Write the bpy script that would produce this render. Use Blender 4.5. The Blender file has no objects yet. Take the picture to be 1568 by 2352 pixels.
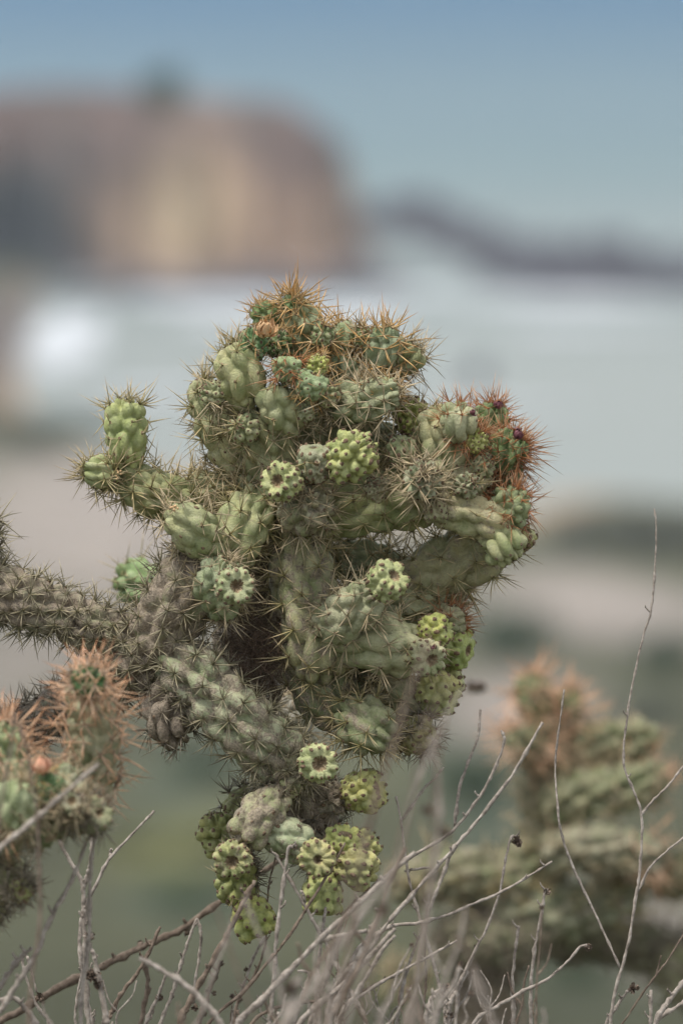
import bpy, math, random
import numpy as np
from mathutils import Vector, Matrix, Quaternion

random.seed(7)
RS = np.random.RandomState(11)
SC = bpy.context.scene
COL = SC.collection

# ------------------------------------------------------------------ camera
PITCH = math.radians(7.0)
S0 = 6.5                      # distance of the plane of sharp focus
TW = 24.0 / 200.0             # picture width / distance
cam_d = bpy.data.cameras.new('camera')
cam = bpy.data.objects.new('camera', cam_d)
COL.objects.link(cam)
cam_d.sensor_fit = 'HORIZONTAL'
cam_d.sensor_width = 24.0
cam_d.lens = 200.0
cam_d.clip_start = 0.1
cam_d.clip_end = 60000.0
cam.location = (0, 0, 0)
cam.rotation_euler = (math.pi / 2 - PITCH, 0, 0)
cam_d.dof.use_dof = True
cam_d.dof.focus_distance = S0 - 0.03
cam_d.dof.aperture_fstop = 3.2
SC.camera = cam
FW = np.array([0, math.cos(PITCH), -math.sin(PITCH)])
UP = np.array([0, math.sin(PITCH), math.cos(PITCH)])
RT = np.array([1.0, 0, 0])
TC = -FW

# ------------------------------------------------------------------ world, sun, exposure
SUN_EL, SUN_AZ = math.radians(58), math.radians(-25)
w = bpy.data.worlds.new('World'); SC.world = w; w.use_nodes = True
nt = w.node_tree; nt.nodes.clear()
out = nt.nodes.new('ShaderNodeOutputWorld'); bg = nt.nodes.new('ShaderNodeBackground')
sky = nt.nodes.new('ShaderNodeTexSky'); sky.sky_type = 'NISHITA'; sky.sun_disc = False
sky.sun_elevation = SUN_EL; sky.sun_rotation = SUN_AZ
sky.air_density = 1.0; sky.dust_density = 1.2; sky.ozone_density = 1.0; sky.altitude = 50
mixc = nt.nodes.new('ShaderNodeMix'); mixc.data_type = 'RGBA'
mixc.inputs['Factor'].default_value = 0.45
mixc.inputs['B'].default_value = (9.6, 9.1, 8.2, 1)        # thin even cloud deck
nt.links.new(sky.outputs[0], mixc.inputs['A'])
nt.links.new(mixc.outputs['Result'], bg.inputs['Color'])
bg.inputs['Strength'].default_value = 0.07
nt.links.new(bg.outputs[0], out.inputs[0])
sl = bpy.data.lights.new('sun', 'SUN'); sl.energy = 1.5; sl.angle = math.radians(12); sl.color = (1, 0.95, 0.87)
so = bpy.data.objects.new('sun', sl); COL.objects.link(so)
_az = math.radians(-35)      # from behind-left of the camera, high
sd = Vector((-0.35, -0.25, 1.2)).normalized()
so.rotation_euler = sd.to_track_quat('Z', 'Y').to_euler()
sky.sun_elevation = math.asin(sd.z); sky.sun_rotation = math.atan2(sd.x, sd.y)
SC.view_settings.view_transform = 'Standard'
SC.view_settings.look = 'None'
SC.view_settings.gamma = 1.0
SC.view_settings.use_curve_mapping = False
SC.view_settings.exposure = 1.32
SC.cycles.max_bounces = 6

# ------------------------------------------------------------------ helpers
def P(x, y, d=0.0):
    """picture-sheet coordinate on the plane d centimetres nearer than the focus plane"""
    k = S0 - d / 100.0
    return k * (FW + ((x - 784) / 1568 * TW) * RT + ((1176 - y) / 1568 * TW) * UP)

def U(d=0.0):
    return TW / 1568 * (S0 - d / 100.0)

def mesh_np(name, V, F4=None, F3=None, mats=(), mi=None, smooth=True, attrs=None):
    me = bpy.data.meshes.new(name)
    V = np.asarray(V, dtype=np.float32)
    n4 = 0 if F4 is None else len(F4); n3 = 0 if F3 is None else len(F3)
    me.vertices.add(len(V)); me.vertices.foreach_set('co', V.ravel())
    loops = []
    if n4: loops.append(np.asarray(F4, dtype=np.int32).ravel())
    if n3: loops.append(np.asarray(F3, dtype=np.int32).ravel())
    lv = np.concatenate(loops)
    me.loops.add(len(lv)); me.loops.foreach_set('vertex_index', lv)
    st = np.concatenate([np.arange(n4) * 4, n4 * 4 + np.arange(n3) * 3]).astype(np.int32)
    me.polygons.add(n4 + n3)
    me.polygons.foreach_set('loop_start', st)
    for m in mats: me.materials.append(m)
    if mi is not None: me.polygons.foreach_set('material_index', np.asarray(mi, dtype=np.int32))
    me.polygons.foreach_set('use_smooth', np.full(n4 + n3, smooth))
    if attrs:
        for k, v in attrs.items():
            v = np.asarray(v, dtype=np.float32)
            if v.ndim == 2:
                a = me.attributes.new(k, 'FLOAT_COLOR', 'POINT'); a.data.foreach_set('color', v.ravel())
            else:
                a = me.attributes.new(k, 'FLOAT', 'POINT'); a.data.foreach_set('value', v)
    me.update(calc_edges=True)
    return me

def link(name, me, parent=None, loc=(0, 0, 0), rot=None):
    o = bpy.data.objects.new(name, me); COL.objects.link(o)
    if parent is not None: o.parent = parent
    o.location = loc
    if rot is not None:
        o.rotation_mode = 'QUATERNION'; o.rotation_quaternion = rot
    return o

def thing(name, label, cat, loc, group=None):
    o = bpy.data.objects.new(name, None); COL.objects.link(o)
    o.location = loc; o['label'] = label; o['category'] = cat
    o.empty_display_size = 0.05
    if group: o['group'] = group
    return o

def tag(o, label, cat, group=None):
    o['label'] = label; o['category'] = cat
    if group: o['group'] = group
    return o

# ------------------------------------------------------------------ materials
def newmat(name):
    m = bpy.data.materials.new(name); m.use_nodes = True
    n = m.node_tree; b = n.nodes['Principled BSDF']
    return m, n, b

def nd(n, t, **kw):
    x = n.nodes.new(t)
    for k, v in kw.items():
        if hasattr(x, k): setattr(x, k, v)
        else: x.inputs[k].default_value = v
    return x

def ramp(n, src, stops, interp='LINEAR'):
    r = n.nodes.new('ShaderNodeValToRGB'); cr = r.color_ramp; cr.interpolation = interp
    while len(cr.elements) < len(stops): cr.elements.new(0.5)
    for e, (p, c) in zip(cr.elements, stops):
        e.position = p
        e.color = (c, c, c, 1) if not hasattr(c, '__len__') else (*c[:3], 1)
    n.links.new(src, r.inputs[0])
    return r

def mix(n, fac, a, b, mode='MIX'):
    x = n.nodes.new('ShaderNodeMix'); x.data_type = 'RGBA'; x.blend_type = mode
    for key, v in (('Factor', fac), ('A', a), ('B', b)):
        if hasattr(v, 'is_linked') or hasattr(v, 'links'): n.links.new(v, x.inputs[key])
        else:
            x.inputs[key].default_value = v if key == 'Factor' else ((*v, 1) if len(v) == 3 else v)
    return x.outputs['Result']

def bump(n, b, src, strength, dist):
    x = n.nodes.new('ShaderNodeBump'); x.inputs['Strength'].default_value = strength
    x.inputs['Distance'].default_value = dist
    n.links.new(src, x.inputs['Height']); n.links.new(x.outputs[0], b.inputs['Normal'])
    return x

def mat_skin():
    m, n, b = newmat('cactus_skin')
    oi = n.nodes.new('ShaderNodeObjectInfo')
    tc = n.nodes.new('ShaderNodeTexCoord')
    n1 = nd(n, 'ShaderNodeTexNoise', Scale=28.0, Detail=6.0, Roughness=0.62); n.links.new(tc.outputs['Object'], n1.inputs['Vector'])
    n2 = nd(n, 'ShaderNodeTexNoise', Scale=90.0, Detail=5.0, Roughness=0.65); n.links.new(tc.outputs['Object'], n2.inputs['Vector'])
    n3 = nd(n, 'ShaderNodeTexNoise', Scale=420.0, Detail=4.0, Roughness=0.7); n.links.new(tc.outputs['Object'], n3.inputs['Vector'])
    base = oi.outputs['Color']
    r1 = ramp(n, n1.outputs['Fac'], [(0.3, (0.66, 0.72, 0.62)), (0.5, (1, 1, 1)), (0.72, (1.28, 1.2, 1.16))])
    c = mix(n, 1.0, mix(n, 1.0, base, (1.26, 1.11, 1.06), 'MULTIPLY'), r1.outputs[0], 'MULTIPLY')
    # waxy pale bloom, patchy
    r2 = ramp(n, n2.outputs['Fac'], [(0.42, 0.0), (0.68, 0.38)])
    c = mix(n, r2.outputs[0], c, (0.43, 0.44, 0.30))
    # yellowish green flush on parts of the skin
    r4 = ramp(n, n1.outputs['Fac'], [(0.36, 0.35), (0.5, 0.0)])
    c = mix(n, r4.outputs[0], c, (0.18, 0.235, 0.08))
    # corky scabs: where alpha (wear) is high
    vor = nd(n, 'ShaderNodeTexNoise', Scale=62.0, Detail=8.0, Roughness=0.7); n.links.new(tc.outputs['Object'], vor.inputs['Vector'])
    mth = nd(n, 'ShaderNodeMath', operation='MULTIPLY_ADD')
    n.links.new(oi.outputs['Alpha'], mth.inputs[0]); mth.inputs[1].default_value = 0.34; n.links.new(vor.outputs['Fac'], mth.inputs[2])
    r3 = ramp(n, mth.outputs[0], [(0.655, 0.0), (0.75, 0.9)])
    brown = ramp(n, n3.outputs['Fac'], [(0.3, (0.11, 0.085, 0.06)), (0.55, (0.27, 0.22, 0.165)), (0.75, (0.42, 0.36, 0.29))])
    c = mix(n, r3.outputs[0], c, brown.outputs[0])
    # tiny speckle
    r5 = ramp(n, n3.outputs['Fac'], [(0.33, 0.72), (0.48, 1.0), (0.7, 1.1)])
    c = mix(n, 0.8, c, mix(n, 1.0, c, r5.outputs[0], 'MULTIPLY'))
    wv = nd(n, 'ShaderNodeTexNoise', Scale=230.0, Detail=8.0, Roughness=0.75); wv.inputs['Distortion'].default_value = 1.2; n.links.new(tc.outputs['Object'], wv.inputs['Vector'])
    r6 = ramp(n, wv.outputs['Fac'], [(0.6, 0.0), (0.68, 0.55)])
    c = mix(n, r6.outputs[0], c, (0.30, 0.26, 0.19))
    n.links.new(c, b.inputs['Base Color'])
    b.inputs['Roughness'].default_value = 0.55
    b.inputs['Specular IOR Level'].default_value = 0.35
    b.inputs['Subsurface Weight'].default_value = 0.0
    add = nd(n, 'ShaderNodeMath', operation='ADD'); n.links.new(n3.outputs['Fac'], add.inputs[0]); n.links.new(n2.outputs['Fac'], add.inputs[1])
    bump(n, b, add.outputs[0], 0.75, 0.0025)
    return m

def mat_noisy(name, cols, scale=200.0, rough=0.8, bdist=0.0008, bstr=0.5, spec=0.25):
    m, n, b = newmat(name)
    tc = n.nodes.new('ShaderNodeTexCoord')
    n1 = nd(n, 'ShaderNodeTexNoise', Scale=scale, Detail=6.0, Roughness=0.65); n.links.new(tc.outputs['Object'], n1.inputs['Vector'])
    k = len(cols)
    r = ramp(n, n1.outputs['Fac'], [(0.3 + 0.42 * i / max(1, k - 1), cols[i]) for i in range(k)])
    n.links.new(r.outputs[0], b.inputs['Base Color'])
    b.inputs['Roughness'].default_value = rough; b.inputs['Specular IOR Level'].default_value = spec
    bump(n, b, n1.outputs['Fac'], bstr, bdist)
    return m

def mat_spine(name, stops, rough=0.45):
    m, n, b = newmat(name)
    at = nd(n, 'ShaderNodeAttribute'); at.attribute_name = 't'
    r = ramp(n, at.outputs['Fac'], stops)
    at2 = nd(n, 'ShaderNodeAttribute'); at2.attribute_name = 'v'
    r2 = ramp(n, at2.outputs['Fac'], [(0, (0.62, 0.62, 0.60)), (0.5, (1, 1, 1)), (1, (1.35, 1.3, 1.25))])
    c = mix(n, 1.0, r.outputs[0], r2.outputs[0], 'MULTIPLY')
    n.links.new(c, b.inputs['Base Color'])
    b.inputs['Roughness'].default_value = rough; b.inputs['Specular IOR Level'].default_value = 0.4
    return m

M_SKIN = mat_skin()
M_AREOLE = mat_noisy('areole_felt', [(0.05, 0.035, 0.025), (0.15, 0.10, 0.065), (0.36, 0.26, 0.17)], 330, 0.9)
M_CUP = mat_noisy('fruit_cup', [(0.19, 0.13, 0.075), (0.36, 0.27, 0.165), (0.5, 0.41, 0.28)], 160, 0.9, 0.002, 0.8)
M_SP = {
 'olive': mat_spine('spine_straw', [(0.0, (0.17, 0.16, 0.06)), (0.3, (0.33, 0.28, 0.14)), (0.75, (0.46, 0.37, 0.23)), (1, (0.26, 0.15, 0.07))]),
 'gold': mat_spine('spine_gold', [(0.0, (0.46, 0.36, 0.22)), (0.3, (0.48, 0.33, 0.15)), (0.7, (0.40, 0.23, 0.08)), (1, (0.24, 0.11, 0.04))]),
 'tan': mat_spine('spine_tan', [(0.0, (0.30, 0.26, 0.16)), (0.3, (0.40, 0.33, 0.21)), (0.75, (0.47, 0.38, 0.25)), (1, (0.25, 0.15, 0.08))]),
 'greyolive': mat_spine('spine_grey_olive', [(0.0, (0.13, 0.12, 0.065)), (0.35, (0.24, 0.215, 0.135)), (0.8, (0.35, 0.31, 0.215)), (1, (0.17, 0.12, 0.075))]),
 'red': mat_spine('spine_rust', [(0.0, (0.40, 0.15, 0.06)), (0.4, (0.33, 0.15, 0.06)), (0.8, (0.42, 0.27, 0.16)), (1, (0.24, 0.11, 0.05))]),
 'grey': mat_spine('spine_grey', [(0.0, (0.10, 0.085, 0.06)), (0.35, (0.19, 0.165, 0.12)), (0.8, (0.29, 0.25, 0.19)), (1, (0.13, 0.10, 0.07))]),
 'coral': mat_spine('spine_coral', [(0.0, (0.46, 0.35, 0.26)), (0.35, (0.58, 0.40, 0.27)), (0.7, (0.62, 0.35, 0.20)), (1, (0.42, 0.15, 0.08))]),
}
M_DEAD = mat_noisy('dead_stem_skin', [(0.03, 0.02, 0.014), (0.07, 0.05, 0.035), (0.14, 0.10, 0.07)], 90, 0.95, 0.003, 0.9)
M_FIBRE = mat_noisy('dry_fibre', [(0.06, 0.04, 0.03), (0.13, 0.09, 0.065), (0.22, 0.16, 0.11)], 120, 0.95)
M_PETAL_DRY = mat_noisy('dry_petal', [(0.38, 0.22, 0.11), (0.6, 0.4, 0.22), (0.72, 0.52, 0.33)], 240, 0.8)
M_PETAL_RED = mat_noisy('red_petal', [(0.07, 0.025, 0.035), (0.15, 0.055, 0.07), (0.30, 0.13, 0.13)], 240, 0.6)
M_PETAL_PEACH = mat_noisy('peach_petal', [(0.55, 0.22, 0.14), (0.75, 0.42, 0.28), (0.8, 0.55, 0.38)], 240, 0.6)
M_TWIG = mat_noisy('twig_bark', [(0.12, 0.10, 0.085), (0.30, 0.26, 0.225), (0.50, 0.45, 0.40)], 130, 0.85, 0.0012, 0.8)
M_TWIGB = mat_noisy('twig_brown', [(0.075, 0.055, 0.042), (0.17, 0.13, 0.10), (0.28, 0.225, 0.18)], 130, 0.85, 0.0012, 0.8)
M_SEED = mat_noisy('seed_head_husk', [(0.05, 0.038, 0.03), (0.14, 0.105, 0.08), (0.26, 0.205, 0.16)], 200, 0.9)

# ------------------------------------------------------------------ cactus joints and fruits
def catmull(pts, n):
    pts = np.asarray(pts, float)
    if len(pts) == 2:
        t = np.linspace(0, 1, n)[:, None]; return pts[0] * (1 - t) + pts[1] * t
    ext = np.vstack([2 * pts[0] - pts[1], pts, 2 * pts[-1] - pts[-2]])
    k = len(pts) - 1
    res = []
    for u in np.linspace(0, k - 1e-6, n):
        i = int(u); f = u - i
        a, b_, c, d_ = ext[i], ext[i + 1], ext[i + 2], ext[i + 3]
        res.append(0.5 * ((2 * b_) + (-a + c) * f + (2 * a - 5 * b_ + 4 * c - d_) * f * f + (-a + 3 * b_ - 3 * c + d_) * f ** 3))
    return np.array(res)

def unit(v): return v / (np.linalg.norm(v, axis=-1, keepdims=True) + 1e-12)

def body(cpts, crad, ncol=8, relief=0.17, seed=0, nv=60, rowk=0.95, cup=False, base_r=0.6, tubL=1.35, fine=1.0, twist=0.25, droop=0.0):
    """tubercled body along a curve. returns verts, quads, tris, matidx, areoles"""
    rs = np.random.RandomState(seed)
    n = 60
    C = catmull(np.hstack([np.asarray(cpts), np.asarray(crad)[:, None]]), n)
    ctr, rad = C[:, :3], np.maximum(C[:, 3], 1e-4)
    seg = np.linalg.norm(np.diff(ctr, axis=0), axis=1); s = np.concatenate([[0], np.cumsum(seg)]); L = s[-1]
    T = unit(np.gradient(ctr, axis=0))
    # parallel transport
    a = np.array([0.3, 0.2, 1.0]); a = a - T[0] * a.dot(T[0]); a /= np.linalg.norm(a)
    A = [a]
    for i in range(1, n):
        a = A[-1] - T[i] * A[-1].dot(T[i]); a /= np.linalg.norm(a); A.append(a)
    A = np.array(A); B = np.cross(T, A)
    R = float(rad.mean())
    # profile: (axial position, radius)
    if not cup:
        ct, cb = 0.85 * rad[-1], 0.7 * rad[0]
        ct = min(ct, 0.5 * L); cb = min(cb, 0.45 * L)
        ph = np.linspace(0, 1, 15)
        ab = cb * (1 - np.cos(ph * np.pi / 2)); at = L - ct * (1 - np.cos(ph * np.pi / 2))
        nm = max(6, int((L - ct - cb) / (0.085 * R)))
        am = np.linspace(cb, L - ct, nm + 2)[1:-1]
        ax = np.concatenate([ab, am, at[::-1]])
        rr = np.interp(ax, s, rad)
        mult = np.ones_like(ax)
        k = ax < cb; mult[k] = base_r * 0 + np.sqrt(np.clip(1 - (1 - ax[k] / cb) ** 2, 0, 1))
        k = ax > L - ct; mult[k] = np.minimum(mult[k], np.sqrt(np.clip(1 - (1 - (L - ax[k]) / ct) ** 2, 0, 1)))
        rho = rr * mult
        mask = np.ones_like(ax)
        face_cup = np.zeros(len(ax))
    else:
        # obovoid with a sunken end
        tt = [0, .02, .08, .18, .32, .48, .64, .78, .89, .96, 1.0]
        ff = [0, .28, .52, .72, .87, .96, 1.0, .99, .92, .80, .68]
        t1 = np.linspace(0, 1, 34) ** 0.9
        a1 = t1 * L; r1 = np.interp(t1, tt, ff)
        r1 = np.convolve(np.pad(r1, 2, mode='edge'), np.ones(5) / 5, 'valid'); r1[0] = 0
        cu = np.array([[1.0, .56], [.975, .48], [.93, .42], [.87, .37], [.82, .29], [.79, .19], [.775, .1], [.77, 0]]); cu[:, 1] *= rs.uniform(0.35, 0.75)
        ax = np.concatenate([a1, cu[:, 0] * L])
        Rm = float(rad.max())
        rho = np.concatenate([r1, cu[:, 1]]) * Rm
        mask = np.concatenate([np.ones(len(a1)), [1, 1, .9, .7, .5, .35, .2, 0]])
        face_cup = np.concatenate([np.zeros(len(a1) + 2), np.ones(6)])
        R = Rm
    rho = np.maximum(rho, 0)
    m = np.concatenate([[0], np.cumsum(np.hypot(np.diff(ax), np.diff(rho)))])
    Lm = m[-1] if not cup else m[33]
    cc = np.stack([np.interp(ax, s, ctr[:, j]) for j in range(3)], 1)
    ccT = unit(np.stack([np.interp(ax, s, T[:, j]) for j in range(3)], 1))
    ccA = unit(np.stack([np.interp(ax, s, A[:, j]) for j in range(3)], 1))
    ccB = np.cross(ccT, ccA)
    th = np.arange(nv) * 2 * np.pi / nv
    rad_dir = ccA[:, None, :] * np.cos(th)[None, :, None] + ccB[:, None, :] * np.sin(th)[None, :, None]
    base = cc[:, None, :] + rad_dir * rho[:, None, None]
    dr = np.gradient(rho, m); da = np.gradient(ax, m)
    N = unit(rad_dir * da[:, None, None] - ccT[:, None, :] * dr[:, None, None])
    # lattice of tubercles
    rows = []
    pos = 0.35 * R; j = 0
    row0 = rowk * 2 * np.pi * R / ncol
    while pos < Lm - 0.10 * R:
        rloc = np.interp(pos, m, rho)
        rows.append((pos, j)); j += 1
        pos += row0 * np.clip(rloc / R, 0.5, 1.1)
    tub = []
    for pos, j in rows:
        for c in range(ncol):
            t_ = (c + 0.5 * (j % 2)) * 2 * np.pi / ncol + twist * j * 0.5 + rs.normal(0, 0.1)
            tub.append((pos + rs.normal(0, 0.11) * row0, t_ % (2 * np.pi), row0 * np.clip(np.interp(pos, m, rho) / R, .5, 1.1), rs.uniform(0.62, 1.18)))
    tub = np.array(tub)
    wcell = 2 * np.pi / ncol
    H = np.full((len(ax), nv), -1.0)
    rowsz = tubL * row0
    for (tm, tt_, rl, amp) in tub:
        dm = (m - tm) / (0.52 * tubL * rl)
        k = np.abs(dm) < 1.5
        if not k.any(): continue
        dth = (th[None, :] - tt_ + np.pi) % (2 * np.pi) - np.pi
        dth = dth / (0.45 * wcell)
        # narrower toward base, broader at the areole end
        d2 = dm[k][:, None] ** 2 + (dth * (1.0 - 0.22 * np.clip(dm[k][:, None], -1, 1))) ** 2
        h = (1 - d2 * 0.86) * amp
        # push the crest to the tip side
        h = h + 0.16 * np.clip(dm[k][:, None], -1, 1) * (d2 < 1.0)
        H[k] = np.maximum(H[k], h)
    Hs = np.sqrt(np.clip(H, 0.0, 1.2) + 0.02)
    lump = np.zeros_like(H)
    Pf = base.reshape(-1, 3)
    for q in range(5):
        kv = rs.normal(0, 1, 3); kv /= np.linalg.norm(kv)
        f = rs.uniform(1.2, 3.2) / R
        lump += (np.sin(Pf @ kv * f + rs.uniform(0, 6.28)) * 0.018).reshape(H.shape)
        f = rs.uniform(5, 9) / R
        lump += (np.sin(Pf @ unit(rs.normal(0, 1, 3)) * f + rs.uniform(0, 6.28)) * 0.006).reshape(H.shape)
    fade = np.clip(rho / (0.45 * R), 0, 1)
    disp = R * ((1.7 * relief if cup else 3.1 * (relief + 0.045)) * (Hs - 0.62) * mask[:, None] * (0.35 + 0.65 * fade[:, None]) + lump * fade[:, None])
    if cup:
        cz = face_cup[:, None] * (1 - np.linspace(0, 1, len(ax))[:, None] ** 30 * 0.6)
        disp = disp + cz * R * 0.07 * rs.normal(0, 1, disp.shape) * (rho[:, None] / R > .03)
    V = base + N * disp[:, :, None]
    V[0] = V[0].mean(0); V[-1] = V[-1].mean(0)
    nr = len(ax)
    idx = np.arange(nr * nv).reshape(nr, nv)
    q = np.stack([idx[:-1], np.roll(idx[:-1], -1, 1), np.roll(idx[1:], -1, 1), idx[1:]], -1).reshape(-1, 4)
    mi = np.repeat((face_cup[:-1] > 0).astype(int), nv)
    # areoles: tip-side shoulder of each tubercle
    ar = []
    for (tm, tt_, rl, amp) in tub:
        mm = min(tm + 0.30 * rl, Lm - 0.02 * R)
        i = int(np.argmin(np.abs(m[:34] - mm))) if cup else int(np.argmin(np.abs(m - mm)))
        jj = int(round(tt_ / (2 * np.pi) * nv)) % nv
        ar.append((V[i, jj], N[i, jj], ccT[i], rho[i] / R, ax[i] / L))
    return V.reshape(-1, 3), q, mi, ar, R, L

def pad_mesh(ars, r, mat, loc, name='areoles', parent=None, tall=1.5):
    """small felt cushions, joined"""
    ring = 6
    tv = [(0, 0, 0.28)]
    for k in range(ring):
        a = k * 2 * math.pi / ring; tv.append((math.cos(a), tall * math.sin(a), 0.0))
    for k in range(ring):
        a = k * 2 * math.pi / ring; tv.append((0.8 * math.cos(a), 0.8 * tall * math.sin(a), -0.9))
    tv = np.array(tv)
    F3 = []
    for k in range(ring):
        k2 = (k + 1) % ring
        F3.append((0, 1 + k, 1 + k2)); F3.append((1 + k, 7 + k, 7 + k2)); F3.append((1 + k, 7 + k2, 1 + k2))
    F3 = np.array(F3)
    Vs, Fs = [], []
    for i, (p, nrm, tdir, sc, u) in enumerate(ars):
        up = tdir - nrm * nrm.dot(tdir)
        if np.linalg.norm(up) < 1e-3: up = np.cross(nrm, RT)
        up = up / np.linalg.norm(up); sx = np.cross(up, nrm)
        k = r * (0.65 + 0.35 * min(1, sc)) * random.uniform(0.75, 1.25)
        Vs.append((tv[:, :1] * sx + tv[:, 1:2] * up + tv[:, 2:3] * nrm) * k + p - loc)
        Fs.append(F3 + i * len(tv))
    o = link(name, mesh_np(name, np.vstack(Vs), None, np.vstack(Fs), [mat], None, True), parent)
    return o

def spine_geo(dirs, lens, r0):
    Vs, F3, F4, ts, vs = [], [], [], [], []
    for d, l in zip(dirs, lens):
        d = np.asarray(d) / np.linalg.norm(d)
        a = np.cross(d, [0.31, 0.77, 0.13]); a /= np.linalg.norm(a); b_ = np.cross(d, a)
        b0 = len(ts)
        bend = (a * random.uniform(-.05, .05) + b_ * random.uniform(-.05, .05)) * l
        vv = random.random()
        for (t, rr, bn) in ((0, 0.95, 0), (0.55, 0.85, 0.6)):
            for k in range(3):
                an = k * 2 * math.pi / 3
                Vs.append(d * l * t + bend * bn + (a * math.cos(an) + b_ * math.sin(an)) * r0 * rr * (0.6 + 0.4 * min(1, l / 0.02)))
                ts.append(t); vs.append(vv)
        Vs.append(d * l); ts.append(1.0); vs.append(vv)
        for k in range(3):
            k2 = (k + 1) % 3
            F4.append((b0 + k, b0 + k2, b0 + 3 + k2, b0 + 3 + k))
            F3.append((b0 + 3 + k, b0 + 3 + k2, b0 + 6))
    return np.array(Vs), np.array(F4), np.array(F3), np.array(ts), np.array(vs)

u0 = U()
STY = {  # n_central, n_radial, len_c, len_r, central cone, thickness  (lengths in sheet units)
 'olive': (4, 5, (46, 92), (24, 56), 1.1, 1.5, 'olive'),
 'sparse': (1, 3, (34, 70), (12, 30), 1.0, 1.4, 'olive'),
 'tiny': (0, 3, (10, 18), (6, 14), 0.9, 0.9, 'grey'),
 'gold': (2, 3, (56, 112), (22, 50), 0.9, 1.8, 'gold'),
 'goldshort': (2, 2, (28, 56), (12, 30), 1.0, 1.3, 'gold'),
 'tan': (3, 4, (44, 92), (20, 50), 1.1, 1.5, 'tan'),
 'rust': (3, 4, (36, 92), (14, 38), 0.8, 1.1, 'red'),
 'grey': (4, 6, (36, 66), (24, 48), 1.1, 1.35, 'grey'),
 'greyolive': (4, 7, (40, 76), (26, 52), 1.1, 1.5, 'greyolive'),
 'coral': (3, 4, (56, 104), (26, 56), 1.0, 1.9, 'coral'),
}
CLUS = {}
for sk, (nc, nr_, lc, lr, cone, thk, mk) in STY.items():
    CLUS[sk] = []
    for v in range(10):
        ds, ls = [], []
        for k in range(nc + random.choice((-1, 0, 0, 1)) if nc > 1 else nc):
            a = random.uniform(0, 6.283); e = cone * math.sqrt(random.random())
            ds.append((math.sin(e) * math.cos(a), math.sin(e) * math.sin(a), math.cos(e))); ls.append(random.uniform(*lc) * u0)
        a0 = random.random() * 6.28
        for k in range(nr_ + random.choice((-1, 0, 1))):
            a = a0 + k * 6.283 / nr_ + random.uniform(-.3, .3); e = random.uniform(1.0, 1.42)
            ds.append((math.sin(e) * math.cos(a), math.sin(e) * math.sin(a), math.cos(e))); ls.append(random.uniform(*lr) * u0)
        g = spine_geo(ds, ls, thk * u0)
        me = mesh_np('spine_cluster', g[0], g[1], g[2], [M_SP[mk]], None, True, {'t': g[3], 'v': g[4]})
        CLUS[sk].append((g, me, mk))

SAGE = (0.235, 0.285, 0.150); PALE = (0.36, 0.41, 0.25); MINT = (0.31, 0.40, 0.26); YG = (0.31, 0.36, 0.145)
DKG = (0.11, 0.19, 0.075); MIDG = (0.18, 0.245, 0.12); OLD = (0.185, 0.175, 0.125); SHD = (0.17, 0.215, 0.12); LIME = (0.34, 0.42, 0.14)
YEL = (0.32, 0.36, 0.165); DUSTY = (0.25, 0.27, 0.19)

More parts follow.
